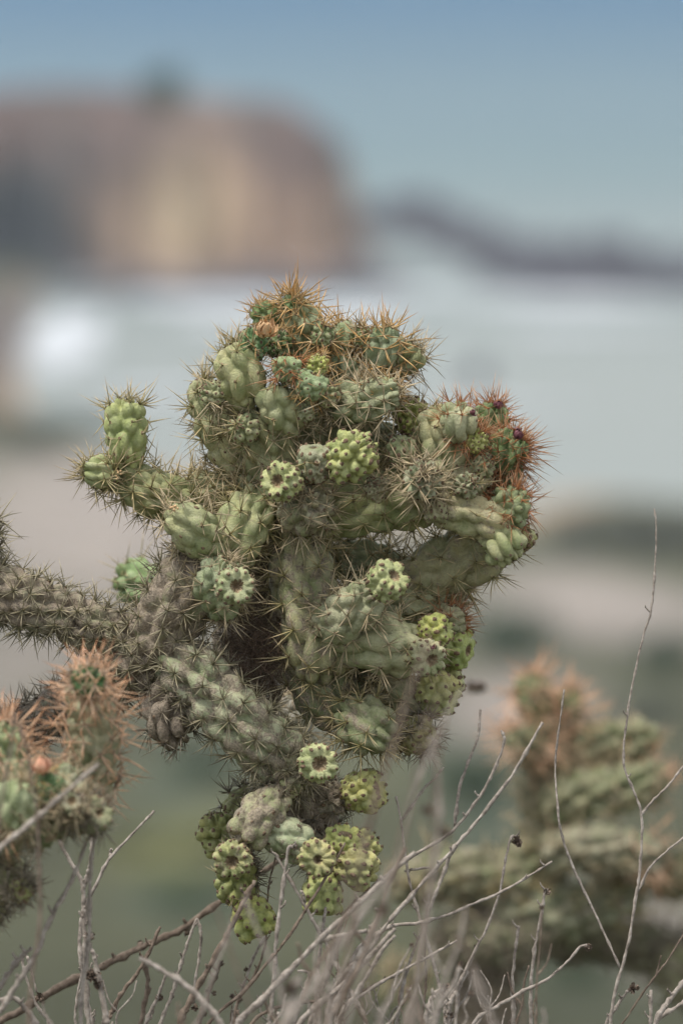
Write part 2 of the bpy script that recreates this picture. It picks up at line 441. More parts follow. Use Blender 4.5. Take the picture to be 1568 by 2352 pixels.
class Cactus:
    def __init__(self, label, loc, scale=1.0, max_obj=300, nv=72, group='coastal cholla cacti'):
        self.root = thing('cholla_cactus', label, 'cactus', loc, group)
        self.loc = np.array(loc, float); self.cl = []; self.max_obj = max_obj; self.nv = nv; self.scale = scale; self.seed = int(abs(loc[0]) * 1000) % 977
    def add(self, kind, pts, col, style, wear=0.2, ncol=8, relief=0.17, density=1.0, pad=4.0, tipstyle=None, tipfrom=0.8, cup=False, rowk=0.95, sc=1.0, label=None, tubL=1.35, prio=0.0, nv=None, basefree=0.0):
        self.seed += 1
        d0 = pts[0][2]
        cp = np.array([P(x, y, d) for x, y, d, r in pts]); cr = np.array([r * U(d) for x, y, d, r in pts])
        V, q, mi, ar, R, L = body(cp, cr, ncol, relief, self.seed, nv or self.nv, rowk, cup, tubL=tubL)
        org = cp[0]
        jt = random.uniform(0.88, 1.1); jit = [jt * random.uniform(0.96, 1.06), jt, jt * random.uniform(0.9, 1.06)]
        me = mesh_np(kind, V - org, q, None, [M_SKIN, M_CUP], mi, True)
        o = link(kind, me, self.root, Vector(org - self.loc))
        o.color = (col[0] * jit[0], col[1] * jit[1], col[2] * jit[2], wear)
        if label: o['label'] = label
        su = U(d0) / u0 * sc
        a = pad_mesh(ar, pad * U(d0), M_AREOLE, org, 'areoles', o)
        a['kind'] = 'stuff'
        if style:
            for (p, nrm, tdir, s_, u) in ar:
                if random.random() > density * (1.0 if s_ > .55 else 0.6) or u < basefree: continue
                st = tipstyle if (tipstyle and u > tipfrom) else style
                k = su * (0.72 + 0.28 * min(1, s_)) * random.uniform(0.8, 1.15)
                if tipstyle and u > tipfrom: nrm = unit(nrm + 0.45 * tdir)
                self.cl.append((o, org, p, nrm, tdir, st, k, prio + nrm.dot(TC)))
        return o
    def fruit(self, x, y, d, dirv, length, r, col=YG, wear=0.22, ncol=9, style='tiny', density=0.25, cup=True, relief=0.24, label=None, pad=4.6, tipstyle=None, **kw):
        """x,y = centre; dirv = (right, up, toward camera)"""
        dv = np.array(dirv, float); dv /= np.linalg.norm(dv)
        h = length / 2
        pts = []
        for t, rr in ((-1, .7), (-.3, .95), (.3, 1.0), (1, .9)):
            pts.append((x + dv[0] * h * t, y - dv[1] * h * t, d + dv[2] * h * t * u0 * 100, r * rr))
        return self.add('fruit', pts, col, style, wear, ncol, relief, density, pad, tipstyle=tipstyle, cup=cup, rowk=0.8, label=label, tubL=1.25, **kw)
    def finish(self):
        order = sorted(range(len(self.cl)), key=lambda i: -self.cl[i][7])
        chosen = set(order[:self.max_obj])
        VV, F4, F3, TT, VV2, MI = [], [], [], [], [], []
        mk_names = list(M_SP.keys()); off = 0; mi4 = []; mi3 = []
        for i, (o, org, p, nrm, tdir, st, k, sc) in enumerate(self.cl):
            g, me, mk = random.choice(CLUS[st])
            up = tdir - nrm * nrm.dot(tdir)
            if np.linalg.norm(up) < 1e-3: up = np.cross(nrm, RT)
            up = up / np.linalg.norm(up); sx = np.cross(up, nrm)
            an = random.uniform(0, 6.28)
            x = math.cos(an) * sx + math.sin(an) * up; y = np.cross(nrm, x)
            M = np.stack([x, y, nrm], 1)
            if i in chosen:
                c = bpy.data.objects.new('spine_cluster', me); COL.objects.link(c)
                c.parent = o; c.location = p - org
                c.rotation_mode = 'QUATERNION'; c.rotation_quaternion = Matrix(M.tolist()).to_quaternion()
                c.scale = (k, k, k)
            else:
                VV.append(g[0] * k @ M.T + p - self.loc); F4.append(g[1] + off); F3.append(g[2] + off); TT.append(g[3]); VV2.append(g[4])
                mi4 += [mk_names.index(mk)] * len(g[1]); mi3 += [mk_names.index(mk)] * len(g[2]); off += len(g[0])
        if VV:
            me = mesh_np('spines', np.vstack(VV), np.vstack(F4), np.vstack(F3), [M_SP[k] for k in mk_names], mi4 + mi3, True, {'t': np.concatenate(TT), 'v': np.concatenate(VV2)})
            s = link('spines', me, self.root); s['kind'] = 'stuff'

def petals(c, x, y, d, dirv, r, mat, name, n=26, open_=0.5, seed=0):
    rs = np.random.RandomState(seed)
    dv = unit(np.array([dirv[0] * RT + dirv[1] * UP + dirv[2] * TC]))[0]
    a = unit(np.cross(dv, [0.2, 0.5, 0.8])); b_ = np.cross(dv, a)
    o0 = P(x, y, d); s = r * U(d)
    Vs, F4, k0 = [], [], 0
    for i in range(n):
        an = i * 2.4; ring = (i + 1) / n
        e = ring * open_ * 1.4
        rd = a * math.cos(an) + b_ * math.sin(an)
        tg = np.cross(dv, rd)
        w0 = s * rs.uniform(0.22, 0.36); l = s * rs.uniform(0.8, 1.2)
        pr = []
        for t, wd, curl in ((0, .5, 0), (.35, 1.0, .15), (.7, .9, .1), (1.0, .3, -.25)):
            ee = e + curl
            cpos = o0 + rd * s * 0.35 * ring + (dv * math.cos(ee) + rd * math.sin(ee)) * l * t
            pr.append((cpos - tg * w0 * wd, cpos + dv * w0 * 0.15 + rd * w0 * 0.25, cpos + tg * w0 * wd))
        for row in pr: Vs += [row[0], row[1], row[2]]
        for q in range(3):
            for h in range(2):
                i0 = k0 + q * 3 + h
                F4.append((i0, i0 + 1, i0 + 4, i0 + 3))
        k0 += 12
    me = mesh_np(name, np.array(Vs) - o0, np.array(F4), None, [mat], None, True)
    return link(name, me, c.root, Vector(o0 - c.loc))

# ================================================================== SETTING
def terr_profile():
    ys = [-40, 0, 5, 9, 12, 20, 50, 100, 200, 300, 360, 405, 425, 470, 900]
    zs = [-1.1, -1.75, -1.95, -2.6, -3.6, -6.2, -12.2, -20, -32.5, -42, -46.5, -49.2, -50.6, -52.5, -60]
    return ys, zs
SEA = -50.0
def coast_y(x):
    # shore distance as a function of x; a cove opens to the left
    return np.interp(x, [-90, -46, -36, -33, -31, -29.5, -26, -20, -14, 0, 30, 120], [760, 720, 660, 610, 550, 500, 472, 450, 432, 408, 400, 395])
def terr_z(x, y):
    ys, zs = terr_profile()
    sh = coast_y(x) - 408.0
    yy = np.where(y > 250, 250 + (y - 250) * (408 - 250) / (408 - 250 + sh), y)
    z = np.interp(yy, ys, zs)
    r = np.sqrt(x * x + y * y)
    amp = np.clip((y - 14) / 200, 0, 1) * 0.8
    z = z + amp * (np.sin(x * 0.13 + 1.3) * np.cos(y * 0.041) + 0.5 * np.sin(x * 0.31 + y * 0.05)) + 0.05 * np.sin(x * 2.1) * np.cos(y * 1.7)
    return z
def ground_hit(x, y, lo=12, hi=620):
    d = FW + ((x - 784) / 1568 * TW) * RT + ((1176 - y) / 1568 * TW) * UP
    for k in np.arange(lo, hi, 0.5):
        p = d * k
        if p[2] < terr_z(p[0], p[1]): return p
    return d * hi

# sea and land
def grid(name, X, Y, Z, mats, attrs=None, smooth=True):
    nr, nc = X.shape
    V = np.stack([X, Y, Z], -1).reshape(-1, 3)
    idx = np.arange(nr * nc).reshape(nr, nc)
    q = np.stack([idx[:-1, :-1], idx[:-1, 1:], idx[1:, 1:], idx[1:, :-1]], -1).reshape(-1, 4)
    return mesh_np(name, V, q, None, mats, None, smooth, attrs)

# sea air between the bluff and the headland
def haze_box():
    m = bpy.data.materials.new('haze'); m.use_nodes = True; n = m.node_tree; n.nodes.clear()
    o = n.nodes.new('ShaderNodeOutputMaterial'); v = n.nodes.new('ShaderNodeVolumePrincipled')
    v.inputs['Color'].default_value = (0.80, 0.88, 0.98, 1); v.inputs['Density'].default_value = HAZE; v.inputs['Anisotropy'].default_value = 0.2
    n.links.new(v.outputs[0], o.inputs['Volume'])
    x0, x1, y0, y1, z0, z1 = -420, 420, -60, 960, -63, 2.5
    V = [(x, y, z) for x in (x0, x1) for y in (y0, y1) for z in (z0, z1)]
    F = [(0, 1, 3, 2), (4, 6, 7, 5), (0, 4, 5, 1), (2, 3, 7, 6), (0, 2, 6, 4), (1, 5, 7, 3)]
    h = link('haze', mesh_np('haze', V, F, None, [m], None, False)); h['kind'] = 'stuff'
HAZE = 0.00022
haze_box()

def mat_sea():
    m, n, b = newmat('sea_water')
    tc = n.nodes.new('ShaderNodeTexCoord')
    mp = n.nodes.new('ShaderNodeMapping'); mp.inputs['Scale'].default_value = (0.35, 1.0, 1); n.links.new(tc.outputs['Object'], mp.inputs[0])
    n1 = nd(n, 'ShaderNodeTexNoise', Scale=0.16, Detail=7.0, Roughness=0.6); n.links.new(mp.outputs[0], n1.inputs['Vector'])
    n2 = nd(n, 'ShaderNodeTexNoise', Scale=0.004, Detail=4.0); n.links.new(mp.outputs[0], n2.inputs['Vector'])
    # shallow green-grey water inshore, deeper blue far out
    sp = n.nodes.new('ShaderNodeSeparateXYZ'); n.links.new(tc.outputs['Object'], sp.inputs[0])
    mr = nd(n, 'ShaderNodeMapRange'); mr.inputs['From Min'].default_value = 420; mr.inputs['From Max'].default_value = 1600
    n.links.new(sp.outputs['Y'], mr.inputs[0])
    ad = nd(n, 'ShaderNodeMath', operation='MULTIPLY_ADD'); n.links.new(n2.outputs['Fac'], ad.inputs[0]); ad.inputs[1].default_value = 0.25; n.links.new(mr.outputs[0], ad.inputs[2])
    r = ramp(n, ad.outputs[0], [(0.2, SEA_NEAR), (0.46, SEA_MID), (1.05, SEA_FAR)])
    n.links.new(r.outputs[0], b.inputs['Base Color'])
    b.inputs['Roughness'].default_value = 0.5; b.inputs['Specular IOR Level'].default_value = 0.25; b.inputs['IOR'].default_value = 1.33
    bump(n, b, n1.outputs['Fac'], 0.9, 1.2)
    return m
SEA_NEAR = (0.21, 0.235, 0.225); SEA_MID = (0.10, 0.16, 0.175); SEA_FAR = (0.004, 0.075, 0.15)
M_SEA = mat_sea()
sx = np.array([-16000, -4000, -900, -300, 0, 300, 900, 4000, 16000.0]); sy = np.array([-300, 200, 500, 900, 1800, 4000, 9000, 20000, 40000.0])
X, Y = np.meshgrid(sx, sy)
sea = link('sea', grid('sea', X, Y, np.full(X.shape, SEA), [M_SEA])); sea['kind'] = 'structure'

def mat_land():
    m, n, b = newmat('hillside_ground')
    at = nd(n, 'ShaderNodeAttribute'); at.attribute_name = 'Col'
    tc = n.nodes.new('ShaderNodeTexCoord')
    n1 = nd(n, 'ShaderNodeTexNoise', Scale=0.35, Detail=9.0, Roughness=0.7); n.links.new(tc.outputs['Object'], n1.inputs['Vector'])
    r = ramp(n, n1.outputs['Fac'], [(0.3, (0.6, 0.62, 0.6)), (0.5, (1, 1, 1)), (0.7, (1.3, 1.27, 1.22))])
    n.links.new(mix(n, 1.0, at.outputs['Color'], r.outputs[0], 'MULTIPLY'), b.inputs['Base Color'])
    b.inputs['Roughness'].default_value = 0.95; b.inputs['Specular IOR Level'].default_value = 0.1
    bump(n, b, n1.outputs['Fac'], 0.8, 0.5)
    return m
M_LAND = mat_land()

GREEN = np.array([0.066, 0.07, 0.042]); SOIL = np.array([0.275, 0.245, 0.22]); DARK = np.array([0.045, 0.06, 0.045]); OLIVE = np.array([0.13, 0.135, 0.06]); SAND = np.array([0.36, 0.28, 0.20])
PATCH = []  # (x, y, colour, rx, ry, strength)
def patch(px, py, colr, rpx, rpy, s=1.0):
    p = ground_hit(px, py); p2 = ground_hit(px, py - rpy)
    dist = np.linalg.norm(p)
    PATCH.append((p[0], p[1], colr, rpx * TW / 1568 * dist, max(2.0, abs(p2[1] - p[1])), s))
patch(20, 760, SOIL * .55, 110, 160, .9); patch(250, 1170, SOIL, 420, 110); patch(700, 1150, SOIL, 400, 90, .8)
patch(1400, 1385, SOIL, 330, 70); patch(1180, 1620, SOIL * 0.9, 190, 80); patch(100, 1480, SOIL * .8, 200, 130, .8)
patch(700, 1330, SOIL * .75, 350, 120, .6)
patch(420, 1935, OLIVE, 160, 70); patch(900, 2250, OLIVE * .7, 200, 80, .6); patch(430, 2070, DARK * 1.2, 150, 50)
patch(450, 1760, DARK * 1.3, 120, 60, .7); patch(1100, 1780, DARK * 1.2, 110, 100, .8); patch(1480, 2150, SOIL * .8, 160, 110)
patch(1500, 1600, GREEN * .9, 120, 80, .7)
rows = np.concatenate([np.linspace(-40, 14, 28), np.geomspace(15, 900, 230)])
us = np.linspace(-1, 1, 161)
Yg = np.repeat(rows[:, None], len(us), 1)
Wd = np.maximum(30, 0.33 * np.abs(Yg) + 20)
Xg = us[None, :] * Wd
Zg = terr_z(Xg, Yg)
colr = np.ones(Xg.shape + (3,)) * GREEN
nz = 0.5 + 0.25 * np.sin(Xg * 0.21 + 2 * np.sin(Yg * 0.05)) + 0.25 * np.sin(Yg * 0.13 + Xg * 0.07)
colr = colr * (0.7 + 0.6 * nz[..., None])
for (px, py, c_, rx, ry, s_) in PATCH:
    g = np.exp(-(((Xg - px) / rx) ** 2 + ((Yg - py) / ry) ** 2) ** 1.6)[..., None] * s_
    colr = colr * (1 - g) + c_ * g
beach = np.clip(1 - np.abs(Zg - SEA - 0.2) / 1.1, 0, 1)[..., None]
colr = colr * (1 - beach) + SAND * beach
for (px_, py_, cc_, a_, b_) in ((115, 890, (0.42, 0.31, 0.22), 85, 45), (20, 760, (0.12, 0.10, 0.095), 60, 90)):
    p_ = ground_hit(px_, py_); g = np.exp(-((Xg - p_[0]) / (a_ * TW / 1568 * p_[1])) ** 2 - ((Yg - p_[1]) / (b_ * .9)) ** 2)[..., None]
    colr = colr * (1 - g) + np.array(cc_) * g
colA = np.concatenate([colr, np.ones(Xg.shape + (1,))], -1).reshape(-1, 4)
land = link('hillside', grid('hillside', Xg, Yg, Zg, [M_LAND], {'Col': colA})); land['kind'] = 'structure'

# headland across the cove
hx = np.linspace(-85, 10, 150); hy = np.linspace(585, 760, 130)
X, Y = np.meshgrid(hx, hy)
def headland_z(X, Y):
    edge_x = 1.9 + 1.6 * np.sin(Y * 0.12) - 3.0 * np.clip((Y - 640) / 60, 0, 1)
    front = 612 + 3 * np.sin(X * 0.35) + 2 * np.sin(X * 0.9 + 1) + 5.0 * np.exp(-((X + 3) / 3.5) ** 2) - 8 * np.clip((-X - 26) / 20, 0, 1)
    dx = (edge_x - X); dy = (Y - front); db = 745 - Y
    d = np.minimum(np.minimum(dx * 1.6, dy), db)
    d = np.minimum(np.minimum(dx * 2.9, dy * 1.15), db)
    top = 17.6 - 0.03 * (Y - 620) + 0.8 * np.sin(X * 0.14) + 0.5 * np.sin(Y * 0.2) - 1.2 * np.exp(-((X - 1.0) / 5.5) ** 2)
    prof = np.interp(d, [-8, -2, 0, 3, 7, 11, 16, 26], [-3, -0.5, 0.6, 4.0, 10.5, 15.5, 18.4, 20]) / 20.0
    gul = np.sin(X * .55 + 2 * np.sin(Y * .11)) * np.sin(X * .23 + 1.7) * 1.6 * np.clip(d / 3, 0, 1) * np.clip((14 - d) / 6, 0, 1)
    toe = 4.2 * np.exp(-((X - 4.2) / 2.4) ** 2 - ((Y - 616) / 7) ** 2)
    prof = prof + toe / top
    return SEA + prof * top + gul + 0.35 * np.sin(X * 1.3 + Y * .7) * (d > 0)
Z = headland_z(X, Y)
hh = (Z - SEA)
cliff = np.array([0.255, 0.175, 0.125]); brown = np.array([0.115, 0.082, 0.072]); scrub = np.array([0.035, 0.042, 0.045])
k = np.clip((hh - 9.0 - 2 * np.sin(X * .3)) / 4.5, 0, 1)[..., None]
c = cliff * (1 - k) + brown * k
g = np.exp(-(((X + 16.5) / 5.0) ** 2 + ((hh - 7) / 6) ** 2))[..., None]; c = c * (1 - 0.0 * g) + np.array([0.43, 0.35, 0.23]) * g * 0.75 + -c * g * 0.75
k2 = (np.clip((-X - 22.0 - 0.35 * (hh - 6)) / 9, 0, 1) * np.clip((17.0 + 0.12 * (X + 23) - hh) / 5, 0, 1))[..., None]
c = c * (1 - k2) + scrub * k2
k3 = np.clip((2.0 - hh) / 1.5, 0, 1)[..., None]; c = c * (1 - .6 * k3) + np.array([0.16, 0.14, 0.15]) * .6 * k3
mott = 0.5 + 0.5 * np.sin(X * .31 + 3 * np.sin(hh * .37 + X * .05)) * np.sin(hh * .8 + X * .17 + 1.0)
c = c * (0.72 + 0.5 * mott[..., None])
veg = (np.clip(np.sin(X * .19 + 1) * np.sin(X * .47 + hh * .6) - .25, 0, 1) * np.clip((hh - 6) / 5, 0, 1))[..., None]
c = c * (1 - .8 * veg) + np.array([0.05, 0.05, 0.045]) * .8 * veg
colA = np.concatenate([c, np.ones(X.shape + (1,))], -1).reshape(-1, 4)
hl = link('headland', grid('headland', X, Y, Z, [M_LAND], {'Col': colA})); hl['kind'] = 'structure'

# low dark reef running out from the headland
M_REEF = mat_noisy('wet_reef_rock', [(0.02, 0.021, 0.028), (0.036, 0.037, 0.048), (0.06, 0.062, 0.078)], 0.6, 0.7, 0.4, 0.8)
def mound(name, cx, cy, rx, ry, h, mat, seed, z0=SEA - 0.6, kind='structure'):
    rs = np.random.RandomState(seed)
    n = 26
    a = np.linspace(-1.15, 1.15, n); X, Y = np.meshgrid(a, a)
    r = np.sqrt(X * X + Y * Y)
    Z = np.clip(1 - r ** 2, -0.3, 1)
    for q in range(6):
        Z = Z + 0.16 * np.sin(X * rs.uniform(2, 9) + rs.uniform(0, 6)) * np.sin(Y * rs.uniform(2, 9) + rs.uniform(0, 6)) * np.clip(1.2 - r, 0, 1)
    o = link(name, grid(name, X * rx, Y * ry, Z * h, [mat]), None, (cx, cy, z0))
    if kind: o['kind'] = kind
    return o
rf = [(5.5, 690, 7.5, 14, 1.5), (12, 672, 6, 10, 1.2), (17, 650, 8, 13, 1.3), (23, 640, 7, 14, 1.5), (30, 626, 8, 15, 1.6), (37, 622, 8, 14, 1.6), (45, 618, 9, 15, 1.6), (55, 612, 10, 15, 1.6),
      (2, 617, 7, 9, 1.1), (-8, 602, 9, 6, 0.9), (10, 700, 6, 10, 1.2), (-20, 598, 10, 5, 0.8), (27, 600, 9, 7, 0.8), (19, 612, 7, 6, 0.8), (38, 600, 9, 7, 0.8), (-15, 596, 9, 4, 0.35), (-4, 598, 8, 4, 0.4), (-27, 594, 9, 4, 0.35), (4, 604, 6, 5, 0.6), (13, 690, 8, 12, 1.0), (9, 705, 9, 14, 1.8), (20, 622, 7, 9, 1.0), (26, 613, 8, 9, 1.1), (34, 612, 8, 9, 1.0), (44, 612, 9, 9, 1.0)]
for i, (cx, cy, rx, ry, h) in enumerate(rf):
    mound('reef', cx, cy, rx * (0.75 if i % 3 else 1.1), ry * (0.9 + .5 * (i % 2)), h * (1.6 if cx < 16 else (1.3 + 1.1 * ((i * 7) % 5) / 4)) + 0.6, M_REEF, 40 + i)
# sheltered surf: sheets of foam on the water
def mat_foam():
    m, n, b = newmat('sea_foam')
    tc = n.nodes.new('ShaderNodeTexCoord')
    n1 = nd(n, 'ShaderNodeTexNoise', Scale=0.5, Detail=6.0, Roughness=0.65); n.links.new(tc.outputs['Object'], n1.inputs['Vector'])
    r = ramp(n, n1.outputs['Fac'], [(0.3, (0.36, 0.40, 0.43)), (0.5, (0.44, 0.47, 0.50)), (0.7, (0.62, 0.64, 0.66))])
    n.links.new(r.outputs[0], b.inputs['Base Color']); b.inputs['Roughness'].default_value = 0.7
    return m
M_FOAM = mat_foam()
def foam(px, py, rpx, rpy, seed, z=0.05):
    rs = np.random.RandomState(seed)
    d = FW + ((px - 784) / 1568 * TW) * RT + ((1176 - py) / 1568 * TW) * UP
    p = d * (SEA / d[2])
    d2 = FW + ((px - 784) / 1568 * TW) * RT + ((1176 - py + rpy) / 1568 * TW) * UP
    ry = abs((d2 * (SEA / d2[2]))[1] - p[1]); rx = rpx * TW / 1568 * p[1]
    n = 48; V = [(0, 0, 0.12)]; ph = rs.uniform(0, 6, 4)
    for i in range(n):
        a = i * 2 * math.pi / n
        k = 1 + 0.18 * math.sin(3 * a + ph[0]) + 0.1 * math.sin(7 * a + ph[1]) + .06 * math.sin(13 * a + ph[2])
        V.append((rx * k * math.cos(a), ry * k * math.sin(a), 0.0))
    F = [(0, 1 + i, 1 + (i + 1) % n) for i in range(n)]
    o = link('surf_foam', mesh_np('surf_foam', np.array(V), None, np.array(F), [M_FOAM]), None, (p[0], p[1], SEA + z))
    o['kind'] = 'stuff'
foam(960, 668, 110, 9, 1); foam(125, 760, 48, 40, 2, 0.06); foam(175, 800, 52, 36, 12, 0.09); foam(110, 825, 46, 26, 13, 0.12); foam(205, 745, 40, 22, 14, 0.15); foam(330, 905, 150, 8, 15, .18); foam(1350, 760, 200, 7, 16, .2); foam(1150, 940, 180, 7, 17, .22); foam(700, 705, 220, 10, 18, .24); foam(1290, 690, 240, 10, 3, 0.07); foam(470, 690, 160, 14, 4, 0.08); foam(700, 740, 260, 14, 6, .11)

# dark rock standing in the bay
rk = mound('sea_rock', 0, 0, 1.6, 1.6, 2.1, M_REEF, 77, kind=None)
pp = P(1095, 880, 0) / S0; pp = pp * (SEA / pp[2]); rk.location = (pp[0], pp[1], SEA - 0.4)
tag(rk, 'small dark rock standing in the pale bay water', 'rock')

# ---- shrubs: leaves as many small quads spread through a lobed crown
M_LEAF = {}
def leaf_mat(name, a, b_):
    m, n, b = newmat(name)
    at = nd(n, 'ShaderNodeAttribute'); at.attribute_name = 'v'
    r = ramp(n, at.outputs['Fac'], [(0, a), (1, b_)])
    n.links.new(r.outputs[0], b.inputs['Base Color']); b.inputs['Roughness'].default_value = 0.8
    return m
M_LEAF['dark'] = leaf_mat('shrub_leaf_dark', (0.028, 0.05, 0.026), (0.07, 0.11, 0.052))
M_LEAF['grey'] = leaf_mat('shrub_leaf_grey', (0.05, 0.06, 0.045), (0.11, 0.12, 0.085))
M_LEAF['olive'] = leaf_mat('shrub_leaf_olive', (0.075, 0.085, 0.03), (0.155, 0.165, 0.065))
def crown_mesh(seed, n=1500, flat=0.75, mat='dark'):
    rs = np.random.RandomState(seed)
    cl = [(rs.uniform(-.55, .55), rs.uniform(-.55, .55), rs.uniform(.25, .8) * flat, rs.uniform(.3, .5)) for _ in range(9)]
    V = []; F = []; vv = []
    for i in range(n):
        c = cl[rs.randint(9)]
        d = unit(rs.normal(0, 1, 3)) * c[3] * rs.uniform(0.5, 1.05)
        p = np.array(c[:3]) + d * np.array([1, 1, flat])
        p[2] = max(p[2], 0.03)
        a = unit(rs.normal(0, 1, 3)); b_ = unit(np.cross(a, rs.normal(0, 1, 3))); s = rs.uniform(0.035, 0.07)
        k = len(V); V += [p - a * s, p - b_ * s * .6, p + a * s, p + b_ * s * .6]; F.append((k, k + 1, k + 2, k + 3)); vv += [rs.rand()] * 4
    return mesh_np('foliage', np.array(V), np.array(F), None, [M_LEAF[mat]], None, False, {'v': np.array(vv)})
def trunk_mesh():
    V, F = [], []
    k = 0
    for j in range(5):
        an = j * 1.3; tip = np.array([math.cos(an) * .35, math.sin(an) * .35, .55])
        for t, r in ((0, .05), (.5, .035), (1, .015)):
            for q in range(5):
                a = q * 2 * math.pi / 5
                V.append(tip * t + np.array([math.cos(a) * r, math.sin(a) * r, 0]))
        for s in range(2):
            for q in range(5):
                F.append((k + s * 5 + q, k + s * 5 + (q + 1) % 5, k + s * 5 + 5 + (q + 1) % 5, k + s * 5 + 5 + q))
        k += 15
    return mesh_np('trunk', np.array(V), np.array(F), None, [M_TWIGB])
CR = {(m, s): crown_mesh(90 + s, mat=m) for m in ('dark', 'grey', 'olive') for s in range(2)}
TRM = trunk_mesh()
def shrub(px, py, wpx, hpx, kind, label, name='shrub', group='shrubs on the slope', at=None, cat='shrub'):
    p = ground_hit(px, py) if at is None else np.array(at)
    dist = p[1]
    rw = wpx * TW / 1568 * dist / 2 ; h = hpx * TW / 1568 * dist
    t = thing(name, label, cat, (p[0], p[1], p[2] - 0.1), group)
    f = link('foliage', CR[(kind, random.randrange(2))], t); f.scale = (rw * 1.05, rw * 1.05, h / 0.85); f.rotation_euler[2] = random.uniform(0, 6)
    f2 = link('trunk', TRM, t); f2.scale = f.scale
    return t
shrub(1180, 1520, 230, 140, 'dark', 'round dark green bush on bare tan slope right of the cactus')
shrub(1330, 1270, 190, 90, 'grey', 'grey green bush at the left end of the low row by the water')
shrub(1450, 1275, 190, 105, 'grey', 'grey green bush in the middle of the low row by the water')
shrub(1560, 1275, 190, 100, 'grey', 'grey green bush at the right picture edge of the shoreline row')
shrub(60, 1030, 240, 90, 'dark', 'dark bush at the left picture edge above the grey slope')
shrub(190, 1020, 190, 75, 'dark', 'dark bush beside the shore left of the cactus arm')
shrub(370, 1035, 150, 40, 'grey', 'low grey bush on the far shore behind the left cactus arm')
shrub(470, 1800, 190, 90, 'dark', 'dark bush low in the valley left of the hanging arm')
shrub(440, 2085, 240, 80, 'dark', 'dark bush below the yellow green patch of grass')
shrub(330, 1960, 170, 60, 'olive', 'left yellow green bush in the valley')
shrub(480, 1965, 190, 62, 'olive', 'right yellow green bush in the valley')
shrub(1080, 1850, 200, 130, 'dark', 'dark green bush between the hanging arm and the far cactus')
shrub(1530, 1560, 190, 120, 'dark', 'dark green bush on the slope at the right picture edge')
shrub(1500, 1680, 220, 80, 'grey', 'grey bush behind the tips of the far cactus')
shrub(900, 2330, 260, 120, 'olive', 'yellow green bush low behind the dry stalks')
shrub(1330, 2260, 240, 90, 'dark', 'dark bush under the arms of the far cactus')
zt = float(headland_z(np.array([[-19.5]]), np.array([[632.0]]))[0, 0])
shrub(0, 0, 125, 105, 'dark', 'lone dark tree on top of the headland', 'tree', None, at=(-19.5, 632, zt), cat='tree')
for i, (hxp, w_) in enumerate(((-30, 7), (-36, 8), (-33, 6), (-40, 8))):
    yy = 604 + 2 * i; zt = float(headland_z(np.array([[hxp + 0.]]), np.array([[yy + 0.]]))[0, 0])
    shrub(0, 0, w_ / (TW / 1568 * yy), 75, 'dark', ['dark scrub bush on the left face of the headland nearest the cliff', 'broad dark scrub bush on the left face of the headland', 'small dark scrub bush on the left face of the headland', 'dark scrub bush at the far left of the headland face'][i], 'shrub', 'scrub on the headland', at=(hxp, yy, zt))

# ================================================================== MAIN CACTUS
gx, gy = -1.05, 6.55
C = Cactus('pale green knobbly cholla cactus in sharp focus at the centre of the picture', (gx, gy, float(terr_z(np.array(gx), np.array(gy)))))
A = C.add; Fr = C.fruit
# trunk and the old grey wood at the left
A('trunk', [(-560, 4600, -6, 110), (-420, 3400, -6, 95), (-260, 2300, -8, 82), (-60, 1780, -8, 62), (70, 1655, -8, 52)], OLD, 'grey', 0.9, ncol=9, relief=0.10)
A('stem', [(20, 1690, -8, 44), (110, 1640, -8, 46), (210, 1590, -6, 44), (290, 1555, -2, 46), (350, 1500, 0, 52)], (0.2, 0.19, 0.17), 'grey', 0.75, relief=0.10)
A('stem', [(-160, 1330, 0, 62), (-60, 1345, 0, 62), (80, 1390, 0, 56), (200, 1432, 0, 50), (330, 1475, 0, 50)], OLD, 'greyolive', 0.62, ncol=9, relief=0.13, prio=.1)
A('stem', [(-45, 1370, -2, 36), (-50, 1260, 0, 44), (-40, 1170, 0, 34)], OLD, 'greyolive', 0.5, relief=0.13)
A('stem', [(285, 1570, 0, 42), (330, 1500, 1, 62), (385, 1420, 2, 72), (430, 1350, 2, 74), (455, 1270, 0, 62)], OLD, 'greyolive', 0.72, ncol=9, relief=0.09, prio=.1)
# hollow middle
A('dead_stem', [(560, 1650, -10, 60), (585, 1450, -12, 85), (600, 1280, -12, 90), (640, 1180, -10, 80)], (0.075, 0.06, 0.045), 'grey', 1.0, relief=0.08, density=0.3, label='dark brown withered stem in the hollow middle')
A('dead_stem', [(430, 1560, 3, 30), (392, 1615, 3, 44), (388, 1665, 3, 44), (410, 1700, 2, 30)], (0.05, 0.038, 0.028), 'grey', 1.0, relief=0.28, density=0.8, label='blackened dead stub under the left side')
# centre-right column
A('stem', [(690, 1180, -2, 62), (692, 1270, -1, 68), (705, 1370, 0, 70), (730, 1460, 1, 70), (720, 1560, 0, 66)], (0.25, 0.28, 0.165), 'olive', 0.5, ncol=8, relief=0.11, rowk=1.2, prio=.1)
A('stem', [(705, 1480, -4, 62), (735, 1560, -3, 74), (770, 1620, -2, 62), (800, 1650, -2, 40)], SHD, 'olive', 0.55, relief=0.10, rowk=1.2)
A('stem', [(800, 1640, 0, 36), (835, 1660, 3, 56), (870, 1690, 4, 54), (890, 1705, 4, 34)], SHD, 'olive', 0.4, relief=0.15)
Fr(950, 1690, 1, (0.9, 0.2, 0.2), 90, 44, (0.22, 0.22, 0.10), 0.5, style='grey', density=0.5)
A('stem', [(780, 1500, -4, 50), (860, 1560, -5, 60), (930, 1590, -6, 44)], SHD, 'olive', 0.4, relief=0.13)
